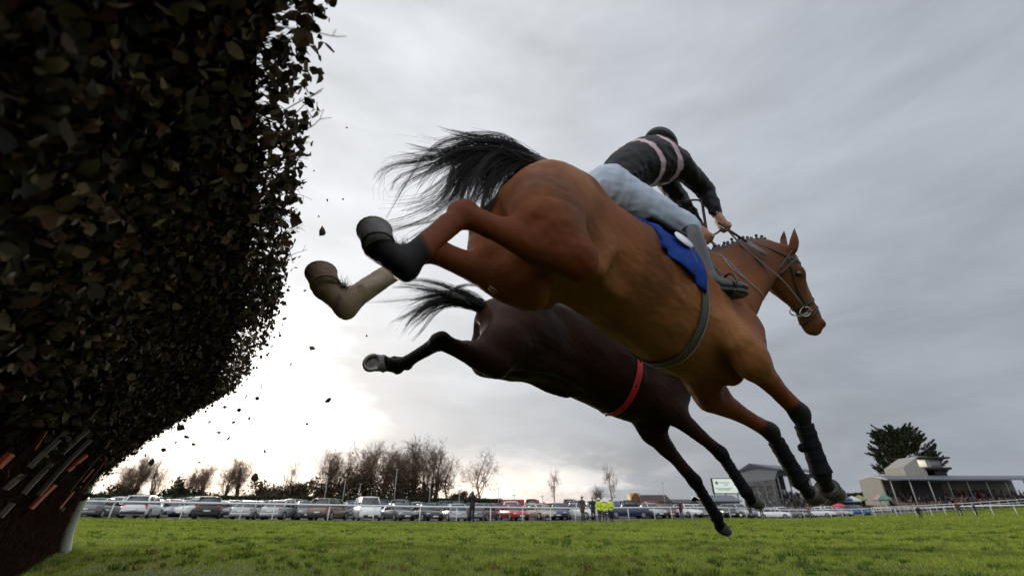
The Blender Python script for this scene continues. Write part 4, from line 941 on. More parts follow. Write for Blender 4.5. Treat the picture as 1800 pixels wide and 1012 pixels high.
    me = mesh_np('grass', np.vstack(Vs), [np.vstack([q[0] for q in Qs]), np.vstack([q[1] for q in Qs])], mat('grass_blades', attr=True, rough=.6, spec=.25), None, False, np.vstack(Cs))
    nt = MT['grass_blades'].node_tree; b = nt.nodes['Principled BSDF']; tr = nt.nodes.new('ShaderNodeBsdfTranslucent'); mx = nt.nodes.new('ShaderNodeMixShader'); mx.inputs[0].default_value = .35
    nt.links.new(nt.nodes['Color Attribute'].outputs[0], tr.inputs[0]); nt.links.new(b.outputs[0], mx.inputs[1]); nt.links.new(tr.outputs[0], mx.inputs[2]); nt.links.new(mx.outputs[0], nt.nodes['Material Output'].inputs[0])
    print('blades', nb // 5)
    return tag(me, 'short green turf of the racecourse with tufts and worn yellow patches', 'grass', kind='stuff')
grass()

# ------------------------------------------------------------------ the birch fence
FB = np.array([-5.57, 6.45]); FD = np.array([.616, -.788]); FN_ = np.array([.788, .616])
SS = [-.1, .6, 1.4, 1.74, 2.6, 3.64, 5.17, 6.31, 7.75, 9.3]; OO = [.20, .32, .42, .53, .77, .87, .80, .615, .365, .15]
def fo(s): return np.interp(s, SS, OO)
def fpt(s, z, e=0.):
    """the landing face at run s, height z, e metres proud of it"""
    s = np.asarray(s, float); z = np.asarray(z, float); o = fo(s) * np.clip(z / 1.4, 0, 1.2) ** 2.15 + e
    return np.stack([FB[0] + FD[0] * s + FN_[0] * o, FB[1] + FD[1] * s + FN_[1] * o, z + hgt(FB[0] + FD[0] * s, 6)], -1)
fr = empty('steeplechase_fence', (*fpt(4.0, 0)[:2], 0), None, 'big dark birch fence dressed with evergreen leaves, towering over the left of the turf', 'fence')
FOFF = np.array(fr.location)
def fence():
    mb = MB(); rings = []; S = np.linspace(0, 9.3, 60)
    for s in S:
        ring = [fpt(s, z, -.030 + .050 * min(max(s - 5.6, 0), 1) + .014 * math.sin(s * 9 + z * 7) * math.sin(s * 3.1)) for z in np.linspace(-.05, 1.36, 14)]
        tp = fpt(s, 1.36, -.03); b = fo(s)
        ring += [tp + np.array([-FN_[0] * .25, -FN_[1] * .25, .03]), tp + np.array([-FN_[0] * .6, -FN_[1] * .6, -.04])]
        base = fpt(s, 0, 0); ring += [base + np.array([-FN_[0] * .75, -FN_[1] * .75, .5]), base + np.array([-FN_[0] * .9, -FN_[1] * .9, -.05])]
        rings.append(ring)
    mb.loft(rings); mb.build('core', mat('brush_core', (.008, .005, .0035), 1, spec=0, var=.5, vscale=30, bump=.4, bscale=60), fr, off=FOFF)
    # brush sticks
    r = np.random.default_rng(11); n = 46000; s = 9.3 * r.random(n) ** .85; z = 1.42 * r.random(n) ** .75; z[:18000] = .62 * r.random(18000) ** 1.1; end = r.random(n) < .07; s[end] = r.uniform(-.02, .15, end.sum())
    d1 = r.normal(size=(n, 3)) * np.where(z > .6, .34, .16)[:, None]; nr = np.array([FN_[0], FN_[1], 0]); up = np.array([0, 0, 1]); run = np.array([-FD[0], -FD[1], 0])
    lean = np.where(z > .65, 1., .10)[:, None]
    d = nr * lean * .75 + up * (.75 - .4 * (z > .9))[:, None] + d1 + run * (.5 * (end))[:, None]; d /= np.linalg.norm(d, axis=1, keepdims=True)
    L = r.uniform(.04, .11, n) * (.6 + .5 * (z > .6)); P0 = fpt(s, z, np.where(z < .6, r.uniform(-.03, .02, n), -.02)) ; P2 = P0 + d * L[:, None]; P1 = (P0 + P2) / 2 + r.normal(size=(n, 3)) * .008
    A = np.cross(d, r.normal(size=(n, 3))); A /= np.linalg.norm(A, axis=1, keepdims=True); B = np.cross(d, A); w = r.uniform(.0009, .0022, n)[:, None]
    V = np.stack([P0 + A * w, P0 - A * w * .5 + B * w * .86, P0 - A * w * .5 - B * w * .86, P1 + A * w * .8, P1 - A * w * .4 + B * w * .7, P1 - A * w * .4 - B * w * .7, P2], 1).reshape(-1, 3); b = np.arange(n)[:, None] * 7
    Q = np.vstack([b + [0, 1, 4, 3], b + [1, 2, 5, 4], b + [2, 0, 3, 5]]); T = np.vstack([b + [3, 4, 6], b + [4, 5, 6], b + [5, 3, 6]])
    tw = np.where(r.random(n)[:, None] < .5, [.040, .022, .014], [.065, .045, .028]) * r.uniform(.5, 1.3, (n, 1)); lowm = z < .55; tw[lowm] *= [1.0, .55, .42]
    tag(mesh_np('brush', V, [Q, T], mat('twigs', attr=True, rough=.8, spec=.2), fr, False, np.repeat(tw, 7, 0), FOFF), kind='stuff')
    # leaves
    n = 52000; s = 9.2 * r.random(n) ** .8; s[:14000] = r.uniform(5.6, 9.2, 14000); z = .42 + 1.05 * r.random(n) ** .8; end = r.random(n) < .05; s[end] = r.uniform(-.05, .15, end.sum()); z = np.minimum(z, 1.5)
    dens = ss(z, .40 , .75) * (.55 + .45 * np.sin(s * 5 + z * 6) * np.sin(s * 2.3)); k = r.random(n) < np.clip(dens + .25 * (z > .8), 0, 1); s, z = s[k], z[k]; n = len(s)
    e = np.where(s > 5.8, r.uniform(0, .060, n) * r.random(n) ** .3 + r.exponential(.008, n) + .015, -.01 + r.gamma(1.6, .018, n)); P = fpt(s, z, e) + r.normal(size=(n, 3)) * .012
    q_ = P - np.array([0, 0, CH]); zc_ = q_[:, 1] * cT + q_[:, 2] * sT; ux = 900 + F * q_[:, 0] / zc_; uy = 506 - F * (q_[:, 2] * cT - q_[:, 1] * sT) / zc_
    k = ~((ux < 185) & (uy > 745) & (ux > -300) & (zc_ > 0) & (r.random(n) < .9)); P = P[k]; n = len(P)
    leafcloud('leaves', P, r, .009, .023, fr, FOFF, nrm=np.array([FN_[0], FN_[1], -.3]))
def leafgeo(P, r, a, b, nrm=None, spread=1.):
    n = len(P); size = r.uniform(a, b, n)[:, None]
    N_ = r.normal(size=(n, 3)) * spread + (0 if nrm is None else nrm * 1.1); N_ /= np.linalg.norm(N_, axis=1, keepdims=True)
    X = np.cross(N_, r.normal(size=(n, 3))); X /= np.linalg.norm(X, axis=1, keepdims=True); Y = np.cross(N_, X)
    cup = r.uniform(-.2, .7, n)[:, None]; wd = r.uniform(.45, .95, n)[:, None]; curl = r.uniform(-.6, .9, n)[:, None]; V = []
    for i in range(5):
        t = -1 + i * .5; w = (0., .82, 1., .60, 0.)[i]; c = P + X * size * (t * (1 - .15 * abs(curl))) + N_ * size * curl * .45 * t * t
        l, q = r.uniform(.75, 1.2, (n, 1)), r.uniform(.75, 1.2, (n, 1))
        V += [c + Y * size * wd * w * l + N_ * size * cup * w * .5, c, c - Y * size * wd * w * q + N_ * size * cup * w * .5] if 0 < i < 4 else [c]
    V = np.stack(V, 1).reshape(-1, 3); b_ = np.arange(n)[:, None] * 11
    T = np.vstack([b_ + [0, 2, 1], b_ + [0, 3, 2], b_ + [7, 8, 10], b_ + [8, 9, 10]]); Q = np.vstack([b_ + q for q in ([1, 2, 5, 4], [2, 3, 6, 5], [4, 5, 8, 7], [5, 6, 9, 8])])
    return V, [Q, T]
LEAFC = np.array([1.1, .96, .88]) * np.array([[.036, .036, .015], [.062, .046, .021], [.105, .082, .042], [.024, .028, .014], [.066, .034, .016], [.045, .033, .020], [.14, .115, .066], [.018, .018, .010]])
def leafcloud(name, P, r, a, b, parent, off, nrm=None, pal=LEAFC, spread=1.):
    V, T = leafgeo(P, r, a, b, nrm, spread); c = pal[r.integers(len(pal), size=len(P))] * r.uniform(.6, 1.3, (len(P), 1))
    return tag(mesh_np(name, V, T, mat('leaf', attr=True, rough=.75, spec=.15, var=.2, vscale=60), parent, True, np.repeat(c, 11, 0), off), kind='stuff')
fence()
m_orange = mat('orange_board', (.50, .075, .010), .9, spec=.08, col2=(.20, .030, .008), vscale=6, bump=.3)
m_pale = mat('pale_slat', (.24, .20, .14), .9, spec=.1, col2=(.09, .07, .05), vscale=9, bump=.3)
def slat(s, z0, z1, ds, w, t, mt, name, e=.035):
    n = 8; zz = np.linspace(z0, z1, n); sv = s + ds * np.linspace(0, 1, n); P = fpt(sv, zz, e); rings = []
    run = np.array([FD[0], FD[1], 0])
    for i in range(n):
        tn = P[min(i + 1, n - 1)] - P[max(i - 1, 0)]; tn = unit(tn); nn = unit(np.cross(tn, run)); nn = nn if nn @ np.array([FN_[0], FN_[1], 0]) > 0 else -nn
        rings.append([P[i] + run * w / 2, P[i] + run * w / 2 + nn * t, P[i] - run * w / 2 + nn * t, P[i] - run * w / 2])
    mb = MB(); mb.loft(rings); return mb.build(name, mt, fr, smooth=False, off=FOFF)
_s = np.linspace(.2, 8.5, 420); _z = np.linspace(.02, 1.2, 200); _S, _Z = np.meshgrid(_s, _z, indexing='ij'); _P = fpt(_S, _Z, .03); _q = _P - np.array([0, 0, CH]); _zc = _q[..., 1] * cT + _q[..., 2] * sT; _X = 900 + F * _q[..., 0] / _zc; _Y = 506 - F * (_q[..., 2] * cT - _q[..., 1] * sT) / _zc
def facehit(px, py): k = np.argmin((_X - px) ** 2 + (_Y - py) ** 2 + (_zc < .2) * 1e9); i, j = np.unravel_index(k, _X.shape); return _s[i], _z[j], _zc[i, j]
def pslat(a, b, wpx, t, mt, name, e):
    (s0, z0, c0), (s1, z1, c1) = facehit(*a), facehit(*b)
    if abs(z1 - z0) < .03: z1 = z0 + .06 * (1 if z1 >= z0 else -1)
    if z0 > z1: s0, z0, s1, z1 = s1, z1, s0, z0
    return slat(s0, z0, z1, s1 - s0, wpx / F * (c0 + c1) / 2 * 1.9, t, mt, name, e)
for a, b, w in [((150, 798), (117, 826), 19), ((95, 850), (52, 893), 24), ((163, 822), (143, 845), 13), ((128, 862), (103, 892), 16), ((187, 802), (143, 860), 4), ((76, 754), (55, 787), 6), ((14, 796), (-8, 818), 22)]: pslat(a, b, w, .012, m_orange, 'orange_board', .03)
for a, b, w in [((113, 756), (43, 819), 5), ((149, 754), (33, 867), 5), ((154, 771), (61, 869), 6), ((33, 830), (0, 858), 5), ((15, 883), (-8, 908), 7), ((174, 795), (118, 862), 3)]: pslat(a, b, w, .016, m_pale, 'pale_slat', .035)
# single twigs sticking out against the sky
def spray(px, py, zc, n, seed, ln=.055):
    r = np.random.default_rng(seed)
    for i in range(n):
        a = U(px + r.uniform(-8, 8), py + r.uniform(-10, 10), zc); mb = MB(); d = unit(np.array([.75, .2, .35]) + r.normal(size=3) * .45); P = [a - d * .08, a, a + d * ln * .5 + r.normal(size=3) * .006, a + d * ln]
        mb.tube(catmull(P, 3), np.linspace(.0013, .0005, 10), n=4); 
        q = np.array(P[2]); mb.tube([q, q + unit(d + r.normal(size=3) * .7) * ln * .45], [.001, .0005], n=4); mb.build('twig', MT['twigs_plain'], fr, off=FOFF)
mat('twigs_plain', (.035, .024, .018), .8)
for i, (a, b, z, n) in enumerate([(545, 60, .75, 1), (530, 180, .98, 2), (520, 250, 1.2, 3), (515, 290, 1.3, 3), (512, 340, 1.45, 3), (505, 400, 1.6, 3), (508, 440, 1.75, 2), (545, 215, 1.05, 2)]): spray(a, b, z, n, i)
# white wing post with its black band
def wing():
    w = empty('wing_post', G(112, 6.2), None, 'thick white curved plastic post with a black band, at the foot of the birch fence', 'post'); off = np.array(w.location); r = .062
    P = [U(112, 972, 5.35), U(117, 940, 5.3), U(129, 905, 5.25), U(144, 872, 5.2), U(157, 842, 5.15), U(166, 812, 5.1)]; P = catmull(P, 5)
    mb = MB(); mb.tube(P, r, n=16); mb.build('post', mat('white_plastic', (.78, .78, .76), .45, var=.05, vscale=8), w, off=off)
    k = len(P) * 6 // 10; mb = MB(); mb.tube(P[k:k + 3], r * 1.03, n=16); mb.build('band', mat('black_band', (.01, .01, .01), .5), w, off=off)
wing()
# torn leaves in the air
def flying(lst):
    r = np.random.default_rng(21)
    for i, (px, py, zc, sz) in enumerate(lst):
        c = U(px, py, zc); V, T = leafgeo(np.zeros((1, 3)), r, sz / F * zc * .55, sz / F * zc * .6); dk = LEAFC[r.integers(len(LEAFC))] * .5
        o = mesh_np('loose_leaf', V, T, mat('leaf_loose', attr=True, rough=.6), None, True, np.tile(dk, (11, 1))); o.location = c
        sz_ = 'larger' if sz > 14 else ('small' if sz > 7 else 'tiny'); wh = ('over the car park' if py > 740 else 'under the leafy overhang of the fence' if px < 470 else 'near the hind hooves of the horses' if px < 700 else 'behind the horses')
        tag(o, '%s torn leaf in the air, %d%% across and %d%% down the photo' % (sz_, round(px / 18), round(py / 10.12)), 'leaf', 'torn leaves flying off the fence')

flying([(318, 752, 2.6, 14), (297, 752, 2.7, 12), (328, 766, 2.6, 14), (324, 739, 2.6, 9), (432, 700, 2.4, 18), (421, 720, 2.5, 12), (458, 680, 2.4, 14), (484, 542, 2.2, 11), (548, 612, 2.2, 11), (576, 703, 2.4, 12), (568, 405, 1.9, 22), (520, 388, 1.7, 26), (470, 624, 2.2, 7), (402, 770, 2.9, 8), (368, 742, 2.8, 7), (465, 793, 3.2, 7), (360, 802, 3.2, 6), (350, 813, 3.2, 6), (268, 812, 3., 13), (448, 838, 3.4, 16), (414, 931, 3.8, 12), (575, 352, 2.0, 6), (592, 480, 2.0, 5), (645, 590, 2.3, 5), (575, 645, 2.3, 5), (590, 690, 2.3, 4), (309, 777, 3., 6), (620, 795, 3.3, 7), (527, 452, 1.9, 7), (560, 380, 1.8, 6), (440, 655, 2.2, 9), (395, 715, 2.4, 8), (345, 718, 2.4, 13), (365, 700, 2.3, 12), (610, 225, 1.8, 5), (603, 350, 1.9, 4), (500, 560, 2.1, 9), (492, 590, 2.1, 7), (470, 660, 2.3, 8), (452, 700, 2.4, 9), (438, 735, 2.5, 7), (410, 742, 2.6, 8), (385, 760, 2.7, 9), (530, 330, 1.6, 8), (545, 270, 1.4, 9), (552, 300, 1.5, 6), (520, 470, 1.9, 8), (536, 510, 2., 6), (340, 780, 2.9, 8), (288, 790, 3., 9), (255, 800, 3.1, 7), (512, 640, 2.3, 6), (540, 745, 2.6, 5)])
def W_(px, py, Y):
    k = (506 - py) / F; zc = Y / (cT - k * sT); return Vector(U(px, py, zc))
def GX(px, py, Y):
    x = W_(px, py, Y).x; return Vector((x, Y, float(hgt(x, Y))))
# ------------------------------------------------------------------ running rail
m_rail = mat('rail_plastic', (.80, .80, .80), .4, var=.04, vscale=3)
def rail(pts, H_, r, name, label, posts, lean=0., two=None, cat='rail'):
    root = empty(name, pts[0], None, label, cat); off = np.array(root.location); top = [np.array(p) + np.array([0, 0, H_]) for p in pts]
    mb = MB(); mb.tube(catmull(top, 3), r, n=10); mb.build('rail_bar', m_rail, root, off=off)
    if two:
        mb = MB(); mb.tube(catmull([t - np.array([0, 0, two]) for t in top], 3), r * .8, n=8); mb.build('lower_bar', m_rail, root, off=off)
    for p in posts:
        p = np.array(p); mb = MB(); mb.tube([p + np.array([0, 0, -.1]), p + np.array([lean * .6, .05, H_ * .55]), p + np.array([lean, .1, H_])], [r * .75, r * .7, r * .6], n=8); mb.build('post', m_rail, root, off=off)
    return root
rail(RP, 1.12, .062, 'running_rail', 'long white plastic running rail between the turf and the car park', RP)
RB = [G(a, b) for a, b in [(1540, 74), (1578, 73), (1612, 72), (1640, 71), (1664, 70), (1690, 68), (1716, 66), (1748, 63), (1790, 60), (1850, 57)]]
rail(RB, 1.12, .05, 'running_rail', 'nearer white running rail curving in from the right edge of the turf', RB)
RC = [G(a, b) for a, b in [(1536, 96), (1552, 97), (1568, 98), (1584, 99), (1600, 100), (1616, 101), (1632, 102), (1648, 103), (1664, 104), (1680, 105), (1696, 106), (1712, 107), (1728, 108), (1744, 109), (1760, 110), (1776, 111), (1792, 112), (1810, 113)]]
rail(RC, 1.25, .06, 'crowd_rail', 'far double white rail in front of the low grandstand on the right', RC, two=.55)
# ------------------------------------------------------------------ cars
m_glass = mat('car_glass', (.035, .045, .05), .08, spec=.9); m_tyre = mat('tyre', (.012, .012, .012), .85); m_rim = mat('rim', (.45, .45, .46), .35, metal=.8); m_trim = mat('black_trim', (.018, .018, .02), .6)
m_hl = mat('headlight_glass', (.75, .78, .8), .12, spec=.8); m_tl = mat('tail_light', (.45, .015, .01), .2, spec=.6); m_plate = mat('number_plate', (.75, .74, .70), .5)
KIND = {  # length, width, height, belt, hood height, cabin start/end (from rear 0..1), roof start/end
 'hatchback': (4.0, 1.74, 1.47, .92, .86, .03, .74, .12, .56), 'saloon': (4.65, 1.80, 1.43, .92, .84, .13, .74, .27, .57),
 'suv': (4.55, 1.86, 1.70, 1.04, 1.0, .02, .75, .10, .60), 'estate': (4.7, 1.80, 1.48, .92, .84, .02, .73, .12, .58), 'van': (4.7, 1.88, 1.93, 1.12, 1.05, .01, .84, .03, .70), 'pickup': (5.2, 1.86, 1.78, 1.08, 1.05, .36, .76, .40, .64)}
def paint(n, c, metal=.0): return mat('paint_' + n, c, .28, metal=metal, spec=.6, coat=.6)
def car_proto(kind):
    Lc, Wc, Hc, be, hh, c0, c1, r0, r1 = KIND[kind]; root = empty(kind if kind != 'van' else 'van', (0, 0, 0)); hw = Wc / 2; X = lambda t: -Lc / 2 + Lc * t
    def ring(t, zl, zt, w, k=.90): 
        x = X(t); return [(x, w * .9, zl), (x, w, zl + .14), (x, w * 1.0, (zl + zt) / 2), (x, w * .975, zt - .10), (x, w * k, zt), (x, 0, zt + .015), (x, -w * k, zt), (x, -w * .975, zt - .10), (x, -w, (zl + zt) / 2), (x, -w, zl + .14), (x, -w * .9, zl)]
    st = [(0, .45, be - .12, hw * .78), (.012, .32, be - .06, hw * .90), (.05, .24, be, hw * .97), (.2, .22, be, hw), (.5, .22, be, hw), (c1, .22, be - .01, hw), (c1 + .04, .22, (be + hh) / 2, hw * .99), (.92, .24, hh - .06, hw * .95), (.975, .28, hh - .16, hw * .86), (1.0, .38, hh - .28, hw * .70)]
    if kind == 'pickup': st = [(0, .45, be - .05, hw * .88), (.01, .35, be, hw * .95), (.05, .3, be, hw)] + st[3:]
    mb = MB(); mb.loft([ring(*s) for s in st]); mb.build('body', m_trim, root)
    def cab(t, zt, wt): x = X(t); return [(x, hw * .90, be - .01), (x, hw * .90 * (1 - wt) + hw * .70 * wt, be + (zt - be) * wt * .97), (x, 0, be + (zt - be) * wt), (x, -(hw * .90 * (1 - wt) + hw * .70 * wt), be + (zt - be) * wt * .97), (x, -hw * .90, be - .01)]
    mb = MB(); mb.loft([cab(c0, Hc, .05), cab(r0, Hc, .97), cab((r0 + r1) / 2, Hc, .98), cab(r1, Hc, .96), cab(c1, Hc, .03)]); mb.build('windows', m_glass, root)
    mb = MB(); mb.loft([[(X(t), hw * .73 * k, Hc - .055 - dz), (X(t), hw * .62 * k, Hc - .005 - dz), (X(t), 0, Hc + .02 - dz), (X(t), -hw * .62 * k, Hc - .005 - dz), (X(t), -hw * .73 * k, Hc - .055 - dz), (X(t), 0, Hc - .07 - dz)] for t, k, dz in ((r0 - .01, .95, .03), (r0 + .03, 1, 0), ((r0 + r1) / 2, 1.0, -.01), (r1, .98, .01), (r1 + .015, .93, .05))]); mb.build('roof', m_trim, root)
    for s in (1, -1):
        mb = MB()
        for a, b in (((c0 + .01, be), (r0, Hc - .05)), ((c1 - .01, be), (r1, Hc - .05)), (((c0 + c1) / 2 - .02, be), ((r0 + r1) / 2, Hc - .04))):
            mb.tube([(X(a[0]), s * hw * .905, a[1] - .02), (X(b[0]), s * hw * .715, b[1])], .045 if a[0] != (c0 + .01) else .07, n=6)
        mb.build('pillars', m_trim, root)
        mb = MB(); mb.box((X(c1 - .06), s * (hw + .07), be + .05), (.10, .16, .13), bev=.02); mb.build('wing_mirror', m_trim, root)
        mb = MB(); mb.box((X(.965), s * hw * .66, hh - .22), (.16, .36, .13), bev=.03); mb.build('headlight', m_hl, root)
        mb = MB(); mb.box((X(.018), s * hw * .76, be - (.18 if kind != 'van' else .05)), (.12, .24, .16 if kind in ('saloon', 'hatchback') else .34), bev=.03); mb.build('tail_light', m_tl, root)
    R_ = .33 if kind in ('hatchback', 'saloon', 'estate') else .37
    for t in (.17, .81):
        for s in (1, -1):
            c = np.array([X(t), s * (hw - .085), R_]); mb = MB(); n = 20
            rings = [[(c[0] + math.cos(a) * r, c[1] + s * y, c[2] + math.sin(a) * r) for a in np.arange(n) * 2 * math.pi / n] for r, y in ((R_ * .6, -.1), (R_, -.09), (R_, .08), (R_ * .93, .105), (R_ * .64, .10), (R_ * .6, .08))]
            if s > 0: rings = rings[::-1]
            mb.loft(rings); wh = mb.build('wheel', m_tyre, root); mb = MB()
            for k in range(5): a = k * 1.2566; mb.box((c[0] + math.cos(a) * R_ * .3, c[1] + s * .085, c[2] + math.sin(a) * R_ * .3), (R_ * .58, .03, .07), M=np.array([[math.cos(a), 0, -math.sin(a)], [0, 1, 0], [math.sin(a), 0, math.cos(a)]]))
            mb.tube([c + np.array([math.cos(a), 0, math.sin(a)]) * R_ * .6 + np.array([0, s * .085, 0]) for a in np.arange(16) * math.pi / 8], .02, n=5, closed=True); mb.build('rim', m_rim, wh)
    mb = MB(); mb.box((X(.0) - .01, 0, .42), (.06, Wc * .86, .22), bev=.02); mb.build('rear_bumper', m_trim, root)
    mb = MB(); mb.box((X(1.0) - .02, 0, .36), (.10, Wc * .66, .20), bev=.03); mb.build('grille', m_trim, root)
    mb = MB(); mb.box((X(0) - .045, 0, .62 if kind != 'van' else .75), (.02, .5, .11)); mb.build('number_plate', m_plate, root); 
    mb = MB(); mb.box((X(1) + .04, 0, .40), (.02, .5, .11)); mb.build('number_plate', m_plate, root)
    return root
PROTO = {k: car_proto(k) for k in KIND}
PAINT = {'white': paint('white', (.78, .78, .78)), 'silver': paint('silver', (.42, .43, .44), .3), 'grey': paint('grey', (.16, .165, .175), .3), 'black': paint('black', (.012, .012, .014)), 'red': paint('red', (.42, .012, .015)), 'navy': paint('navy', (.012, .022, .07)), 'blue': paint('blue', (.03, .09, .25)), 'maroon': paint('maroon', (.11, .015, .02)), 'beige': paint('beige', (.48, .42, .33), .2), 'dark green': paint('dkgreen', (.02, .05, .035)), 'bronze': paint('bronze', (.20, .15, .11), .3)}
USED = set()
def put_car(kind, color, px, Y, yaw, label, group='cars parked beyond the rail'):
    p = PROTO[kind]
    if kind not in USED: r = p; USED.add(kind)
    else:
        r = p.copy(); COL.objects.link(r)
        for ch in PCH[kind]:
            c = ch[0].copy(); COL.objects.link(c); c.parent = r
            for g in ch[1]: d = g.copy(); COL.objects.link(d); d.parent = c
    r.location = G(px, Y); r.rotation_euler = (0, 0, yaw); nmx = .9 + .2 * rnd.random(); r.scale = (nmx if nmx < 1.05 else 1.0, 1, .97 + .06 * rnd.random())
    for c in r.children:
        b = c.name.split('.')[0]
        if b in ('body', 'roof', 'pillars', 'wing_mirror') or (b == 'rear_bumper' and kind not in ('suv', 'van')): c.material_slots[0].link = 'OBJECT'; c.material_slots[0].material = PAINT[color]
    tag(r, label, 'van' if kind == 'van' else 'pickup' if kind == 'pickup' else 'car', group); return r
PCH = {k: [(c, list(c.children)) for c in PROTO[k].children] for k in PROTO}
def railY(px): return float(np.interp(px, [a for a, b in RAIL], [b for a, b in RAIL]))
RR, FF = math.pi / 2, -math.pi / 2
ROWA = [(126, 'saloon', 'grey', RR + .1, 'right of the wing post'), (172, 'saloon', 'grey', RR + .25, 'tail to the rail, left of the white SUV'), (247, 'suv', 'white', RR + .35, 'first from the left, tail towards the rail'),
 (362, 'suv', 'black', RR + .5, 'large, its tail towards the rail'), (440, 'saloon', 'silver', RR + .1, 'tail lights showing, right of the black SUV'), (494, 'saloon', 'silver', RR, 'tail to the rail, second right of the black SUV'), (534, 'hatchback', 'grey', FF + .5, 'nosing out left of the bronze SUV'),
 (577, 'suv', 'bronze', RR - .1, 'left of the white van'), (643, 'van', 'white', FF + .45, 'facing the rail'), (699, 'saloon', 'grey', FF + .6, 'angled nose-on, right of the white van'), (748, 'saloon', 'black', FF + .55, 'angled nose-on, second right of the white van'),
 (796, 'hatchback', 'silver', RR + .4, 'just left of the photographer'), (850, 'estate', 'grey', RR - .3, 'just right of the photographer'), (903, 'saloon', 'red', FF + .35, 'bright, facing the rail under the red lorry box'), (949, 'hatchback', 'beige', FF + .5, 'behind the two people at the rail'),
 (986, 'saloon', 'navy', FF - .2, 'between the pair of people and the brown coat'), (1014, 'saloon', 'white', RR + 1., 'side-on behind the man in the brown coat'), (1146, 'hatchback', 'silver', FF + .3, 'just right of the yellow chevron lorry'),
 (1172, 'saloon', 'maroon', FF, 'left of the person in maroon'), (1210, 'hatchback', 'white', FF + .3, 'right behind the person in maroon'), (1240, 'estate', 'grey', FF - .3, 'seen past the shin of the dark horse'), (1276, 'saloon', 'black', FF, 'left of the dark horse raised fore hoof'), (1298, 'suv', 'silver', FF + .4, 'under the big screen'),
 (1364, 'saloon', 'white', FF + 1., 'side-on right of the dark horse fore hoof'), (1392, 'saloon', 'grey', FF + .8, 'under the fore hooves of the bay horse'), (1447, 'hatchback', 'white', FF + .5, 'right of the bay horse hooves'), (1476, 'saloon', 'silver', FF + .3, 'second right of the bay horse hooves'), (1510, 'suv', 'blue', FF + .6, 'last on the right of the car park')]
cs = {}
for px, kind, colr, yaw, wh in ROWA:
    k = 'SUV' if kind == 'suv' else kind
    put_car(kind, colr, px, railY(px) + 5.2 + rnd.uniform(-.5, .5), yaw, '%s %s in the front row, %s' % (colr, k, wh))
ORD = ['', 'second', 'third', 'fourth', 'fifth', 'sixth', 'seventh', 'eighth', 'ninth', 'tenth', 'eleventh', 'twelfth', 'thirteenth', 'fourteenth', 'fifteenth', 'sixteenth', 'seventeenth', 'eighteenth', 'nineteenth', 'twentieth', 'twenty-first', 'twenty-second', 'twenty-third', 'twenty-fourth', 'twenty-fifth', 'twenty-sixth', 'twenty-seventh', 'twenty-eighth', 'twenty-ninth', 'thirtieth']
for row, (dy, step, a0, a1, rn) in enumerate([(13, 41, 148, 1500, 'second'), (21, 37, 165, 1440, 'third'), (30, 44, 200, 1330, 'rearmost')]):
    px = a0; i = 0
    while px < a1:
        kind = rnd.choice(['hatchback', 'hatchback', 'saloon', 'suv', 'estate', 'saloon', 'suv', 'van' if row == 2 else 'hatchback']); colr = rnd.choice(['white', 'white', 'silver', 'silver', 'grey', 'grey', 'black', 'navy', 'maroon', 'beige', 'blue', 'red', 'dark green'])
        if row == 0 and abs(px - 290) < 22: kind, colr = 'hatchback', 'silver'
        if row == 0 and abs(px - 210) < 22: kind, colr = 'suv', 'white'
        k = 'SUV' if kind == 'suv' else kind; on = ORD[i] if i < len(ORD) else '%dth' % (i + 1)
        Yr = railY(px) + dy + rnd.uniform(-.6, .6)
        if not (1068 < px < 1140 and row == 0): put_car(kind, colr, px, Yr, rnd.choice([RR, FF]) + rnd.uniform(-.4, .5), '%s %s in the %s row of the car park, %s from the left' % (colr, k, rn, on or 'first')); i += 1
        px += step * rnd.uniform(.85, 1.15) * min(1, 52 / Yr * 1.12)
put_car('pickup', 'navy', 1104, 55, .1, 'navy pickup side-on behind the stewards, left of the yellow chevron lorry')
for k in PROTO:
    if k not in USED: print('unused', k)
# ------------------------------------------------------------------ hedge, trees
HEDC = np.array([[.018, .034, .014], [.025, .042, .016], [.012, .024, .010], [.035, .045, .02]])
def hedge(a, b, Y, hh, dp, label, pal=HEDC, n=9000, lf=(.08, .16), cat='hedge', nm='clipped_hedge'):
    p0, p1 = G(a, Y), G(b, Y); root = empty(nm, p0, None, label, cat); off = np.array(root.location); r = np.random.default_rng(int(a)); v = np.array(p1 - p0); L = np.linalg.norm(v); v /= L; nr = np.array([-v[1], v[0], 0]); mb = MB(); rings = []
    for t in np.linspace(0, 1, 40):
        c = np.array(p0) + v * L * t; k = 1 + .04 * math.sin(t * 40) + .03 * math.sin(t * 17); w = dp / 2; rings.append([c - nr * w, c - nr * w * .98 + np.array([0, 0, hh * .9 * k]), c - nr * w * .7 + np.array([0, 0, hh * k]), c + nr * w * .7 + np.array([0, 0, hh * k]), c + nr * w])
    mb.loft(rings); mb.build('branches', mat('hedge_core', (.010, .016, .008), 1, spec=.05), root, off=off)
    s = r.random(n) * L; f = r.random(n); tp = f < .3; P = np.array(p0) + v * s[:, None] - nr * (dp / 2 + .03) + np.array([0, 0, 1]) * (r.random(n) * hh)[:, None]; P[tp] = np.array(p0) + v * s[tp][:, None] + nr * (r.uniform(-.5, .5, tp.sum()) * dp)[:, None] + np.array([0, 0, hh + .05])
    P += r.normal(size=P.shape) * .06; leafcloud('foliage', P, r, *lf, root, off, nrm=np.array([0, -1, .3]), pal=pal); return root
hedge(120, 882, 84, 1.9, 1.6, 'long dark clipped hedge behind the parked cars, left half of the photo', n=16000)
hedge(922, 1112, 88, 1.2, 1.6, 'low brown beech hedge behind the cars, right of the red lorry box', pal=np.array([[.06, .035, .022], [.04, .03, .018], [.03, .03, .02]]), n=5000)
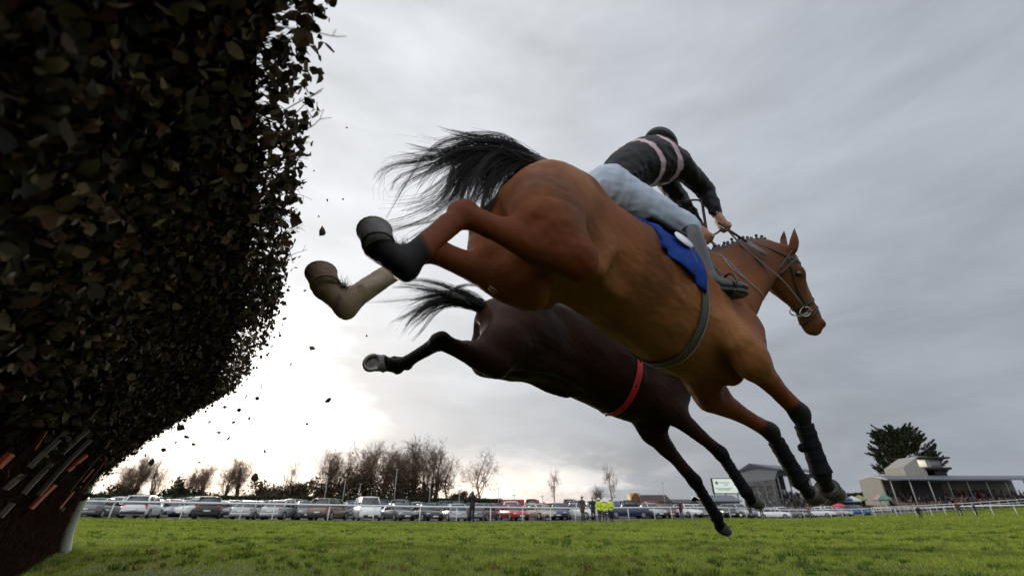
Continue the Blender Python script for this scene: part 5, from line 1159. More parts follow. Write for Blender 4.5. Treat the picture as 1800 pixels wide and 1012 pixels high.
hedge(1455, 1520, 190, 4.5, 4, 'rough evergreen thicket beyond the tents, left of the low grandstand', pal=np.array([[.03, .045, .02], [.06, .06, .03]]), n=3000, lf=(.3, .6), cat='thicket', nm='thicket')
def branches(seed, Ht, spread=.5, stems=1, lift=.55, dens=1., twig=.010, levels=5, r0=None):
    r = np.random.default_rng(seed); mb = MB(); tr = []; tw = []
    def grow(p, d, L, rad, lev):
        n = 4; P = [p]; q = p.copy(); dd = d.copy()
        for i in range(n):
            dd = unit(dd + r.normal(size=3) * (.10 + .05 * lev) + np.array([0, 0, .07 * lift])); q = q + dd * L / n; P.append(q.copy())
        rr = np.linspace(rad, rad * .62, n + 1)
        mb.tube(P, rr, n=8 if lev == 0 else 5 if lev < 3 else 3, cap=lev < 2)
        if lev == 0: tr.append(P)
        if lev >= levels:
            return
        k = int((r.integers(2, 5) if lev else r.integers(5, 8)) * dens)
        for i in range(k):
            t = r.uniform(.35 if lev == 0 else .2, 1.); b = P[min(int(t * n), n - 1)] * (1 - (t * n) % 1) + P[min(int(t * n) + 1, n)] * ((t * n) % 1)
            s = unit(r.normal(size=3)); s = unit(s - dd * (s @ dd)); nd = unit(dd * (1 - spread * .75) + s * spread * r.uniform(.7, 1.3) + np.array([0, 0, lift * .35]))
            grow(b, nd, L * r.uniform(.5, .74), max(rad * .62 * (1 - .55 * t) * r.uniform(.6, .95), twig), lev + 1)
        grow(P[-1], unit(dd + r.normal(size=3) * .15), L * .66, rad * .58, lev + 1)
    for s in range(stems):
        a = r.uniform(0, 6.28); d = unit(np.array([math.cos(a) * .14 * (stems > 1), math.sin(a) * .14 * (stems > 1), 1])); grow(np.array([math.cos(a) * .3 * (stems > 1), math.sin(a) * .3 * (stems > 1), -.2]), d, Ht * .40, r0 or Ht * .022, 0)
    return mb, tr
m_bark = mat('bark', (.15, .095, .06), .9, var=.3, vscale=3, bump=.4, bscale=8)
IVY = np.array([[.016, .028, .010], [.022, .036, .013], [.012, .020, .008], [.03, .034, .014]])
def tree_proto(seed, ivy=0, **k):
    mb, tr = branches(seed, 10., **k); root = empty('bare_tree', (0, 0, 0)); r = np.random.default_rng(seed); al = np.vstack(mb.V); sc = 10. / al[:, 2].max(); mb.V = [v * sc for v in mb.V]
    mb.build('branches', m_bark, root)
    if ivy:
        P = []
        for t in tr:
            t = np.array(t) * sc
            Q = catmull(np.vstack([t[0] * [1, 1, 0], t]), 8); m = int(900 * ivy); i = (r.random(m) * len(Q)).astype(int); wd = .30 * (1.15 - (i / len(Q))) + .10; P.append(Q[i] + r.normal(size=(m, 3)) * wd[:, None] * [.55, .55, 1.])
        P = np.vstack(P); P = P[P[:, 2] > .1]; leafcloud('ivy', P, r, .10, .22, root, (0, 0, 0), pal=IVY)
    return root
TP = [tree_proto(1, .55, stems=3, spread=.50, dens=1.0, twig=.011), tree_proto(2, .9, stems=3, spread=.42, dens=1.0, twig=.011), tree_proto(3, 0, stems=1, spread=.72, dens=1.15, twig=.011), tree_proto(4, .3, stems=2, spread=.50, dens=1.1, twig=.011), tree_proto(5, 0, stems=1, spread=.40, dens=1.1, twig=.010, lift=.8), tree_proto(6, .2, stems=2, spread=.60, dens=1.1, twig=.011)]
TCH = [[c for c in t.children] for t in TP]; tu = set()
TREES = [(150, 820, 100, 5, 'bare tree at the far left beside the birch fence, partly behind it'), (218, 812, 98, 1, 'slim ivy-clad bare tree, leftmost one clear of the birch fence'), (248, 796, 100, 0, 'bare tree with ivy-wrapped stems above the white SUV'), (276, 806, 102, 3, 'bare tree with feathery twigs right above the white SUV'),
 (327, 815, 105, 5, 'small sparse tree right of the dark evergreen bush'), (358, 812, 104, 1, 'ivy-clad small tree over the black SUV'), (400, 798, 98, 3, 'bare tree over the silver saloons, left of its twin'), (424, 803, 102, 0, 'bare tree right of its twin over the silver saloons'),
 (508, 808, 112, 4, 'pale small bare tree standing alone left of the big tree belt'), (578, 783, 98, 0, 'first big bare tree of the belt, over the bronze SUV'), (604, 788, 101, 3, 'second big bare tree of the belt, over the white van'), (648, 776, 100, 1, 'ivy-clad tree over the white van, third in the belt'),
 (676, 779, 97, 0, 'ivy-clad tree near the middle of the belt, slightly left'), (704, 786, 103, 1, 'shaggy ivy column in the middle of the belt'), (735, 765, 100, 0, 'tallest bare tree of the belt'), (764, 776, 98, 1, 'ivy-laden tree right of the tallest one'), (792, 800, 104, 2, 'spreading leafless tree ending the belt on the right'),
 (851, 791, 92, 2, 'round bare tree standing alone behind the photographer'), (973, 822, 118, 4, 'pale conical young tree in the middle, over the navy saloon'), (1048, 850, 120, 5, 'small bushy bare tree behind the stewards'), (1074, 815, 118, 4, 'tall thin poplar-like tree behind the stewards')]
for px, top, Y, k, lb in TREES:
    if k not in tu: o = TP[k]; tu.add(k)
    else:
        o = TP[k].copy(); COL.objects.link(o)
        for c in TCH[k]: d = c.copy(); COL.objects.link(d); d.parent = o
    g = GX(px, (top + 895) / 2, Y); Ht = (W_(px, top, Y).z - g.z) * 1.06; s = Ht / 10.; wd = {4: .62, 2: 1.0}.get(k, .85); o.location = g; o.scale = (s * wd, s * wd, s); o.rotation_euler = (0, 0, rnd.uniform(0, 6.28)); tag(o, lb, 'tree', 'leafless trees behind the car park')
def bush(px, Y, w, h, label, pal=IVY, n=2500, seed=1, cat='bush', nm='bush', lf=(.12, .25), z0=0.):
    g = G(px, Y); root = empty(nm, g, None, label, cat); r = np.random.default_rng(seed); mb = MB(); mb.tube([(0, 0, -.2), (.05, 0, h * .35), (0, .05, h * .7)], [.12, .09, .03], n=6)
    cl = [(r.normal(size=3) * [w * .26, w * .26, h * .2] + [0, 0, h * .55 + z0]) for _ in range(9)]
    for c in cl: mb.tube([(0, 0, h * .2), tuple(c * .6 + np.array([0, 0, h * .12])), tuple(c)], [.06, .04, .015], n=4)
    mb.build('branches', m_bark, root); i = r.integers(9, size=n); P = np.array(cl)[i] + r.normal(size=(n, 3)) * [w * .12, w * .12, h * .13]; P = P[P[:, 2] > .05]; leafcloud('foliage', P, r, *lf, root, (0, 0, 0), pal=pal); return root
bush(300, 92, 4.2, 4.4, 'dark dense evergreen bush among the bare trees, above the black SUV', seed=3)
for i, (px, w, h, lb) in enumerate([(455, 7, 3.6, 'brown scrub between the twin bare trees and the lone pale tree'), (492, 8, 4.6, 'brown scrub under the lone pale tree'), (536, 8, 4.0, 'brown scrub left of the bronze SUV'), (566, 6, 5.2, 'dark scrub at the left foot of the tree belt'), (618, 9, 6, 'dark scrub inside the tree belt above the white van'), (660, 9, 6.5, 'dark scrub filling the middle of the tree belt'), (700, 9, 6.8, 'dark scrub below the tallest tree, on its left'), (745, 9, 6, 'dark scrub below the tallest tree, on its right'), (806, 5, 3, 'low scrub just left of the photographer'), (340, 6, 3, 'low scrub above the black SUV'), (200, 6, 3.2, 'low scrub over the grey saloon at the left')]):
    bush(px, 96 + (i % 3) * 3, w, h, lb, pal=np.array([[.085, .048, .030], [.05, .040, .020], [.10, .060, .038], [.03, .034, .016]]), n=3600, seed=20 + i, lf=(.10, .24))
def conifer():
    Y = 152; g = GX(1584, 790, Y); Ht = W_(1584, 746, Y).z - g.z; root = empty('cypress_tree', g, None, 'large dark spiky cypress tree behind the low grandstand on the right', 'tree'); r = np.random.default_rng(8); mb = MB(); mb.tube([(0, 0, -.3), (.2, 0, Ht * .4), (-.3, 0, Ht * .8)], [.7, .5, .12], n=8); P = []
    for i in range(210):
        t = r.random() ** .8; z = Ht * (.32 + .60 * t); prof = 8.6 * math.sqrt(max(0, 1 - ((t - .30) / .74) ** 2)) * (1 - .12 * t); a = r.uniform(0, 6.28); rr = prof * math.sqrt(r.uniform(.25, 1)); c = np.array([math.cos(a) * rr, math.sin(a) * rr, z]); d = unit(np.array([math.cos(a) * .9, math.sin(a) * .9, .75]) + r.normal(size=3) * .2)
        ln = r.uniform(2.4, 5.2); m = 150; u = r.random(m); P.append(c + d * ln * (u - .3)[:, None] + r.normal(size=(m, 3)) * (.06 + .34 * (1 - u))[:, None])
        mb.tube([(0, 0, z * .85), tuple(c * .6 + np.array([0, 0, z * .36])), tuple(c)], [.12, .07, .03], n=4)
    mb.build('trunk', m_bark, root); leafcloud('crown', np.vstack(P), r, .16, .34, root, (0, 0, 0), pal=np.array([[.022, .032, .012], [.035, .042, .016], [.014, .022, .010], [.05, .048, .02]]))
conifer()
# ------------------------------------------------------------------ poles
m_pole = mat('grey_pole', (.30, .31, .32), .5, metal=.3)
for px, top, Y, lb in [(566, 838, 72, 'left of the white van, before the belt'), (599, 842, 73, 'over the roof of the bronze SUV'), (627, 850, 74, 'over the left side of the white van'), (690, 824, 72, 'tall one in front of the middle of the tree belt'), (753, 848, 74, 'before the right part of the belt'), (806, 862, 70, 'just left of the photographer'), (876, 858, 78, 'between the lone round tree and the red lorry box'), (904, 870, 60, 'in front of the red lorry box'), (1172, 848, 86, 'with a bracket, on the roofline right of the cream gable'), (954, 872, 74, 'over the two people at the rail')]:
    g = G(px, Y); h_ = W_(px, top, Y).z - g.z; root = empty('pole', g, None, 'thin grey pole ' + lb, 'pole', 'thin poles in and around the car park'); mb = MB(); mb.tube([(0, 0, 0), (0, 0, h_ * .5), (0, 0, h_)], [.07, .055, .04], n=8); mb.build('shaft', m_pole, root); mb = MB(); mb.box((0, 0, h_), (.5, .12, .08), bev=.02); mb.build('head', m_pole, root)
# ------------------------------------------------------------------ buildings
def quadbox(mb, A, B, z0, z1, dp, c3=None):
    """upright slab from A to B (xy), dp thick away from the viewer"""
    A, B = np.array(A[:2]), np.array(B[:2]); v = unit(B - A); n = np.array([-v[1], v[0]]); pts = [A, B, B + n * dp, A + n * dp]; return mb.loft([[(*p, z0) for p in pts], [(*p, z1) for p in pts]])
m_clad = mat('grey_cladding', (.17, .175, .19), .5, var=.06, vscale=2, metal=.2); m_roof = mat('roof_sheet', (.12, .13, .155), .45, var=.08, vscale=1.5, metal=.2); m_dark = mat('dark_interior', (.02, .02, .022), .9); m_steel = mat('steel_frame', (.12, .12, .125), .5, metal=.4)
m_step = mat('yellow_steps', (.30, .17, .045), .8, var=.3, vscale=.8); m_conc = mat('concrete', (.22, .21, .195), .85, var=.15, vscale=2, bump=.2); m_cream = mat('cream_wall', (.27, .255, .225), .8, var=.08, vscale=1); m_gl = mat('pane', (.30, .34, .36), .1, spec=.8)
def stand():
    c = np.array([W_(1357, 822, 115).x, 115., .3]); a = unit([.87, .5, 0]); b = unit([-.5, .87, 0]); L, Wd = 18., 9.0; root = empty('grandstand', c, None, 'tall grey metal-clad grandstand with open front and steep roof, seen between the fore legs', 'grandstand'); off = c
    def P(x, y, z): return c + a * x + b * y + np.array([0, 0, z])
    mb = MB(); ef, rg, eb = 10.2, 11.9, 10.3
    mb.loft([[P(x, -1.6, ef - .0), P(x, 5.4, rg), P(x, Wd + .3, eb), P(x, Wd + .3, eb - .25), P(x, 5.4, rg - .25), P(x, -1.6, ef - .35)] for x in (-.3, L)]); mb.build('roof', m_roof, root, smooth=False, off=off)
    mb = MB(); mb.loft([[P(x, 0, 7.9), P(x, Wd, 7.6), P(x, Wd, eb - .3), P(x, 5.4, rg - .3), P(x, -1.2, ef - .38)] for x in (0, .25)]); mb.build('gable_wall', m_clad, root, smooth=False, off=off)
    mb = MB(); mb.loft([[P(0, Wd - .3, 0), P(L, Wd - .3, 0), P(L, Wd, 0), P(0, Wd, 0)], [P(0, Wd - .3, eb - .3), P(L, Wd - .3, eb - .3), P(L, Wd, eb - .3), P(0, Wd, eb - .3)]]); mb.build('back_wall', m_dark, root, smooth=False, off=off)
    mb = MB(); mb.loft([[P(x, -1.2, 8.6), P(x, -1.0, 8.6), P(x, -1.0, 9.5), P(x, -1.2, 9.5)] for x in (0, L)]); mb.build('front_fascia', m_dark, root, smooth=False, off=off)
    for x in np.linspace(.3, L - .3, 5):
        mb = MB(); mb.tube([P(x, -.6, 0), P(x, -.6, 9.4)], .16, n=6); mb.build('column', m_steel, root, off=off)
    for i in range(9):
        mb = MB(); mb.loft([[P(x, -3 + i * 1., .2), P(x, Wd - .4, .2), P(x, Wd - .4, .9 + i * .42), P(x, -3 + i * 1., .9 + i * .42)] for x in (1.2, L)]); mb.build('terrace_step', m_step if i < 4 else m_conc, root, smooth=False, off=off)
    for i in range(5):
        x = 1.5 + i * 3.3; mb = MB(); mb.loft([[P(x, Wd - .42, 5.1), P(x + 2.7, Wd - .42, 5.1), P(x + 2.7, Wd - .36, 5.1), P(x, Wd - .36, 5.1)], [P(x, Wd - .42, 6.5), P(x + 2.7, Wd - .42, 6.5), P(x + 2.7, Wd - .36, 6.5), P(x, Wd - .36, 6.5)]]); mb.build('window', m_gl, root, smooth=False, off=off)
    # the stair tower frame under the gable
    mb = MB()
    for z in (1.5, 3.2, 5., 6.6): mb.tube([P(-.6, .3, z), P(-.6, Wd - .5, z + .5)], .10, n=5); 
    for y in np.linspace(.3, Wd - .5, 5): mb.tube([P(-.6, y, 0), P(-.6, y, 7.7)], .10, n=5)
    for k in range(4): mb.tube([P(-.6, .3 + k * 2.05, 1.5 + (k % 2) * 2), P(-.6, 2.3 + k * 2.05, 3.5 + (k % 2) * 2)], .12, n=5)
    mb.build('stair_frame', m_steel, root, off=off)
    mb = MB(); mb.loft([[P(.05, 0, 0), P(.05, Wd, 0), P(.05, Wd, 7.6), P(.05, 0, 7.9)], [P(.2, 0, 0), P(.2, Wd, 0), P(.2, Wd, 7.6), P(.2, 0, 7.9)]]); mb.build('lower_gable', mat('weathered_panel', (.11, .10, .095), .8, var=.5, vscale=1.2), root, smooth=False, off=off)
    # crowd on its steps
    r = np.random.default_rng(4); mb = MB(); cc = [(.015, .015, .02), (.03, .02, .02), (.05, .05, .06), (.10, .04, .03), (.02, .03, .06), (.2, .2, .2)]
    for i in range(140):
        k = r.integers(0, 9); x = r.uniform(1.4, L - .5); crowdman(mb, P(x, -2.6 + k * 1., .9 + k * .42), r, cc)
    o = mb.build('crowd', mat('crowd_cloth', attr=True, rough=.8), None); tag(o, 'dark mass of spectators standing on the steps of the tall grandstand', 'crowd', kind='stuff')
    return P
def crowdman(mb, p, r, cc):
    p = np.asarray(p, float); h = r.uniform(1.6, 1.85); c = cc[r.integers(len(cc))]; c2 = (.02, .02, .025); w = .22
    mb.loft([[p + np.array([w * k * math.cos(q), .14 * k * math.sin(q), z * h]) for q in np.arange(6) * 1.047] for z, k in ((.48, .75), (.62, .8), (.78, 1.05), (.83, .8), (.86, .3))], c3=c)
    for s in (-1, 1): mb.loft([[p + np.array([s * .1 + .075 * k * math.cos(q), .08 * k * math.sin(q), z * h]) for q in np.arange(5) * 1.256] for z, k in ((0, .8), (.25, .9), (.5, 1.2))], c3=c2)
    mb.ell(p + np.array([0, 0, h * .93]), (.085, .10, .12), 6, 5, c3=(.30, .17, .12) if r.random() < .6 else (.03, .02, .02))
stand()
def screen():
    Y = 108; A, B = GX(1252, 852, Y), GX(1297, 852, Y); z0 = W_(1270, 866, Y).z; z1 = W_(1270, 841, Y).z; root = empty('big_screen', A, None, 'big pale video screen beside the tall grandstand, with a small emblem and faint lines', 'screen'); off = np.array(A); mb = MB(); quadbox(mb, A, B, z0 - .15, z1 + .15, .5); mb.build('frame', m_dark, root, smooth=False, off=off)
    mb = MB(); quadbox(mb, A + Vector((.25, -.05, 0)), B + Vector((-.25, -.05, 0)), z0, z1, .04); mb.build('display', mat('display_light', (.62, .68, .60), .4, emit=.35), root, smooth=False, off=off); w = (B - A).length
    mk = mat('display_ink', (.10, .25, .12), .6); mb = MB(); c = np.array([A.x + 1.0, A.y - .09, z1 - .8]); mb.loft([[c + np.array([.32 * math.cos(q), d, .32 * math.sin(q)]) for q in np.arange(14) * math.pi / 7] for d in (-.02, .02)]); mb.build('emblem', mk, root, off=off)
    for x0, x1, z in ((1.6, 3.8, .75), (2.4, 3.4, 1.2), (.6, 4.2, 1.9), (1., 3.6, 2.2)): mb = MB(); mb.box((A.x + (x0 + x1) / 2, A.y - .08, z1 - z), (x1 - x0, .03, .13)); mb.build('display_line', mat('display_grey', (.35, .42, .36), .6), root, off=off)
    for x in (.3, w / 2, w - .3): mb = MB(); mb.tube([(A.x + x, A.y + .4, A.z), (A.x + x, A.y + .4, z0)], .12, n=6); mb.build('leg', m_steel, root, off=off)
screen()
def gabled(px0, px1, Y, dep, ye, yr, label, wallm, roofm, nm='building', side=0., wins=0):
    A, B = G(px0, Y), G(px1, Y); B.z = A.z = min(A.z, B.z); ze = W_((px0 + px1) / 2, ye, Y).z; zr = W_((px0 + px1) / 2, yr, Y).z; root = empty(nm, A, None, label, 'building'); off = np.array(A); v = unit(np.array([B.x - A.x, B.y - A.y])); n = np.array([-v[1], v[0]]); L = math.hypot(B.x - A.x, B.y - A.y)
    def P(x, y, z): return np.array([A.x + v[0] * x + n[0] * y, A.y + v[1] * x + n[1] * y, z])
    mb = MB(); mb.loft([[P(x, 0, A.z - .3), P(x, 0, ze), P(x, dep / 2, zr - .12), P(x, dep, ze), P(x, dep, A.z - .3)] for x in (0, L)]); mb.build('walls', wallm, root, smooth=False, off=off)
    mb = MB(); mb.loft([[P(x, -.4, ze - .1), P(x, dep / 2, zr), P(x, dep + .4, ze - .1), P(x, dep + .4, ze - .25), P(x, dep / 2, zr - .2), P(x, -.4, ze - .25)] for x in (-.35, L + .35)]); mb.build('roof', roofm, root, smooth=False, off=off)
    for i in range(wins):
        x = L * (i + .5) / wins; mb = MB(); mb.box(P(x, -.03, A.z + (ze - A.z) * .58), (1.1, .1, 1.0), rz=math.atan2(v[1], v[0])); mb.build('window', m_gl, root, smooth=False, off=off)
    return root
gabled(1119, 1181, 92, 6, 880, 868, 'low cream building with a dark brown pitched roof, behind the yellow chevron lorry', m_cream, mat('brown_roof', (.05, .03, .028), .8, var=.2, vscale=2), wins=4)
gabled(1183, 1262, 104, 7, 882, 876, 'long low dark green shed between the cream building and the big screen', mat('green_sheet', (.035, .05, .045), .6, var=.1, vscale=2), mat('green_roof', (.045, .055, .05), .6), nm='shed', wins=5)
gabled(1243, 1306, 100, 8, 879, 868, 'grey lean building with a sloping roof below the big screen', mat('mid_grey_wall', (.07, .07, .075), .7), m_roof, nm='building', wins=3)
gabled(1036, 1082, 96, 6, 886, 881, 'low dark hut behind the stewards, left of the blue horsebox', mat('brown_timber', (.06, .045, .035), .8), mat('brown_roof2', (.045, .035, .03), .8), nm='hut', wins=2)
def lorry(px0, px1, Y, top, label, cm, cat, nm, stripes=None, cab=False):
    A, B = G(px0, Y), G(px1, Y); L = (B - A).length; zt = W_((px0 + px1) / 2, top, Y).z - A.z; c = (A + B) / 2; root = empty(nm, c, math.atan2(B.y - A.y, B.x - A.x), label, cat); mb = MB(); mb.box((0, 1.2, .75 + (zt - .75) / 2), (L, 2.3, zt - .75), bev=.06); bx = mb.build('box_body', cm, root)
    mb = MB(); mb.box((0, 1.2, .65), (L * .96, 2.0, .2)); mb.build('chassis', m_trim, root)
    for x in ((-.32, .32) if L > 2.5 else (-.25, .25)):
        for y in (.12, 2.2):
            mb = MB(); mb.tube([(x * L, y - .12, .42), (x * L, y + .12, .42)], .42, n=16); mb.build('wheel', m_tyre, root)
    for s in (-1, 1): mb = MB(); mb.box((s * (L / 2 - .2), .03, .95), (.2, .06, .2), bev=.01); mb.build('tail_light', m_tl, root)
    mb = MB(); mb.box((0, .035, .75 + (zt - .75) * .55), (.05, .03, (zt - .75) * .9)); mb.build('door_seam', m_trim, root)
    if stripes:
        for i in range(6):
            s = -1 if i < 3 else 1; mb = MB(); k = (i % 3); w = L / 2 * .9; zz = 1.0 + k * (zt - 1.4) / 3; y = .03
            mb.loft([[(s * .06, y - .02, zz + .55), (s * w, y - .02, zz), (s * w, y - .02, zz + .32), (s * .06, y - .02, zz + .87)], [(s * .06, y, zz + .55), (s * w, y, zz), (s * w, y, zz + .32), (s * .06, y, zz + .87)]]); mb.build('chevron', mat('red_brown_chevron', (.10, .025, .02), .5), root, smooth=False)
    return root
lorry(880, 922, 72, 877, 'red lorry box body beyond the red saloon, right of the lone round tree', mat('red_box', (.30, .02, .03), .45, var=.1, vscale=1), 'lorry', 'box_lorry')
lorry(1080, 1113, 63, 880, 'blue-grey horsebox behind the stewards', mat('bluegrey_box', (.10, .13, .19), .5, var=.1, vscale=1), 'horsebox', 'horsebox')
lorry(1113, 1130, 59, 866, 'yellow lorry tail with dark chevrons, right of the blue horsebox', mat('yellow_box', (.42, .27, .04), .5), 'lorry', 'recovery_lorry', stripes=True)
def lowstand():
    Y0 = 121; A = GX(1550, 850, Y0); Xr = G(1850, Y0).x; L = Xr - A.x; z0 = 1.6; c = np.array([A.x, Y0, z0]); root = empty('grandstand', c, None, 'long low grandstand with a flat grey roof and orange steps, right edge of the photo', 'grandstand'); off = c
    zr = W_(1650, 833, Y0).z; ze = W_(1650, 842, Y0).z
    def P(x, y, z): return np.array([A.x + x, Y0 + y, z])
    mb = MB(); mb.loft([[P(x, -1.5, ze), P(x, 0, ze + .55), P(x, 4, zr), P(x, 8, zr - .6), P(x, 8, zr - .9), P(x, 4, zr - .3), P(x, -1.5, ze - .25)] for x in (.5, L)]); mb.build('roof', m_roof, root, smooth=False, off=off)
    mb = MB(); mb.loft([[P(x, .2, z0), P(x, .2, ze), P(x, 4, zr - .35), P(x, 7.7, zr - .9), P(x, 7.7, z0)] for x in (0, .4)]); mb.build('end_wall', m_cream, root, smooth=False, off=off)
    mb = MB(); mb.loft([[P(x, 7.4, z0), P(x, 7.4, zr - .95), P(x, 7.8, zr - .95), P(x, 7.8, z0)] for x in (.4, L)]); mb.build('back_wall', mat('pale_block', (.19, .185, .175), .85, var=.1, vscale=1), root, smooth=False, off=off)
    for i in range(8): mb = MB(); y = .4 + i * .8; mb.loft([[P(x, y, z0 - .5), P(x, y, z0 + 1.2 + i * .34), P(x, 7.3, z0 + 1.2 + i * .34), P(x, 7.3, z0 - .5)] for x in (3., L - .5)]); mb.build('terrace_step', mat('orange_steps', (.24, .085, .03), .8, var=.3, vscale=.6) if i % 2 else m_conc, root, smooth=False, off=off)
    for x in np.linspace(1.5, L - 1, 9): mb = MB(); mb.tube([P(x, -1, z0 - .3), P(x, -1, ze)], .13, n=6); mb.build('column', m_steel if x > 12 else mat('cream_column', (.4, .38, .33), .7), root, off=off)
    mb = MB(); quadbox(mb, P(9, 3, 0), P(17, 3, 0), z0, ze - .6, .3); mb.build('glazed_front', m_dark, root, smooth=False, off=off)
    for i in range(3): mb = MB(); mb.tube([P(24 + i * 9.5, .2, z0 + 1.), P(20.5 + i * 9.5, 8, z0 + 4.)], .22, n=4); mb.build('stair_stringer', m_step, root, off=off)
    r = np.random.default_rng(14); mb = MB(); cc = [(.015, .015, .02), (.03, .02, .02), (.05, .05, .06), (.20, .06, .03), (.02, .03, .08), (.25, .22, .2), (.12, .05, .04)]
    for i in range(210):
        k = r.integers(0, 8); x = r.uniform(5.5, L - 1) ; crowdman(mb, P(x, .8 + k * .8, z0 + 1.2 + k * .34), r, cc)
    for i in range(150):
        x = r.uniform(-14, L - 2); y = r.uniform(-7, -2.4); crowdman(mb, (A.x + x, Y0 + y, float(hgt(A.x + x, Y0 + y))), r, cc)
    tag(mb.build('crowd', MT['crowd_cloth'], None), 'mass of spectators on and before the low grandstand at the right', 'crowd', kind='stuff')
    # judges' tower on the roof line
    Yt = 127; tw = empty('tower', G(1590, Yt), None, 'cream viewing tower with dark canopies rising over the low grandstand', 'tower'); o2 = np.array(tw.location)
    def T(px, py, dy=0): return np.array(W_(px, py, Yt + dy))
    zb = z0; ring = [T(1588, 835), T(1588, 820), T(1614, 801), T(1630, 802), T(1634, 835)]; ring = [np.array([ring[0][0], Yt, zb])] + ring[1:4] + [np.array([ring[3][0] + .8, Yt, zb])]
    mb = MB(); mb.loft([[p + np.array([0, d, 0]) for p in ring] for d in (0, 7.)]); mb.build('wall', m_cream, tw, smooth=False, off=o2)
    for x0, x1, y0, y1, nmm in ((1612, 1664, 803, 806, 'canopy'), (1626, 1667, 821, 825, 'canopy')):
        a_, b_ = T(x0, y1), T(x1, y0); mb = MB(); mb.box(((a_[0] + b_[0]) / 2, Yt + 3, (a_[2] + b_[2]) / 2), (b_[0] - a_[0], 8, b_[2] - a_[2]), bev=.08); mb.build(nmm, m_dark, tw, off=o2)
    a_, b_ = T(1632, 821), T(1652, 806); mb = MB(); mb.box(((a_[0] + b_[0]) / 2, Yt + 3, (a_[2] + b_[2]) / 2), (b_[0] - a_[0], 5.5, b_[2] - a_[2])); mb.build('viewing_room', mat('room_grey', (.22, .23, .25), .4), tw, off=o2)
    a_, b_ = T(1632, 836), T(1662, 825); mb = MB(); mb.box(((a_[0] + b_[0]) / 2, Yt + 3, (a_[2] + b_[2]) / 2), (b_[0] - a_[0], 6., b_[2] - a_[2])); mb.build('lower_room', m_dark, tw, off=o2)
    a_, b_ = T(1616, 820), T(1625, 808); mb = MB(); mb.box(((a_[0] + b_[0]) / 2, Yt - .05, (a_[2] + b_[2]) / 2), (b_[0] - a_[0], .1, b_[2] - a_[2])); mb.build('lit_window', mat('lit_window', (.85, .78, .58), .4, emit=.45), tw, off=o2)
lowstand()
def parasol(px, Y, top, w, colr, label, nm='parasol'):
    g = G(px, Y); h = W_(px, top, Y).z - g.z; root = empty(nm, g, None, label, nm, 'parasols and tents before the stands'); mb = MB(); mb.tube([(0, 0, 0), (0, 0, h * .97)], .05, n=6); mb.build('pole', m_pole, root); mb = MB(); n = 8
    mb.loft([[(w / 2 * k * math.cos(q), w / 2 * k * math.sin(q), h * z) for q in np.arange(n) * 2 * math.pi / n] for k, z in ((.96, .66), (1, .72), (.5, .9), (.04, 1.))], cap=False); mb.build('canopy', mat('canvas_' + nm + str(px), colr, .7), root, smooth=False)
for a in [(1484, 112, 868, 5, (.03, .09, .25), 'blue pointed parasol left of the low grandstand'), (1506, 114, 871, 3.5, (.5, .52, .56), 'white parasol just left of the low grandstand'), (1519, 116, 869, 3, (.25, .25, .10), 'olive yellow parasol at the near end of the low grandstand'), (1554, 112, 869, 2.6, (.50, .32, .33), 'pale pink parasol before the low grandstand'), (1563, 111, 868, 2.8, (.10, .22, .17), 'green parasol before the low grandstand, beside the pale pink one'), (1480, 100, 884, 3.2, (.60, .03, .08), 'red parasol above the last cars on the right')]: parasol(*a)
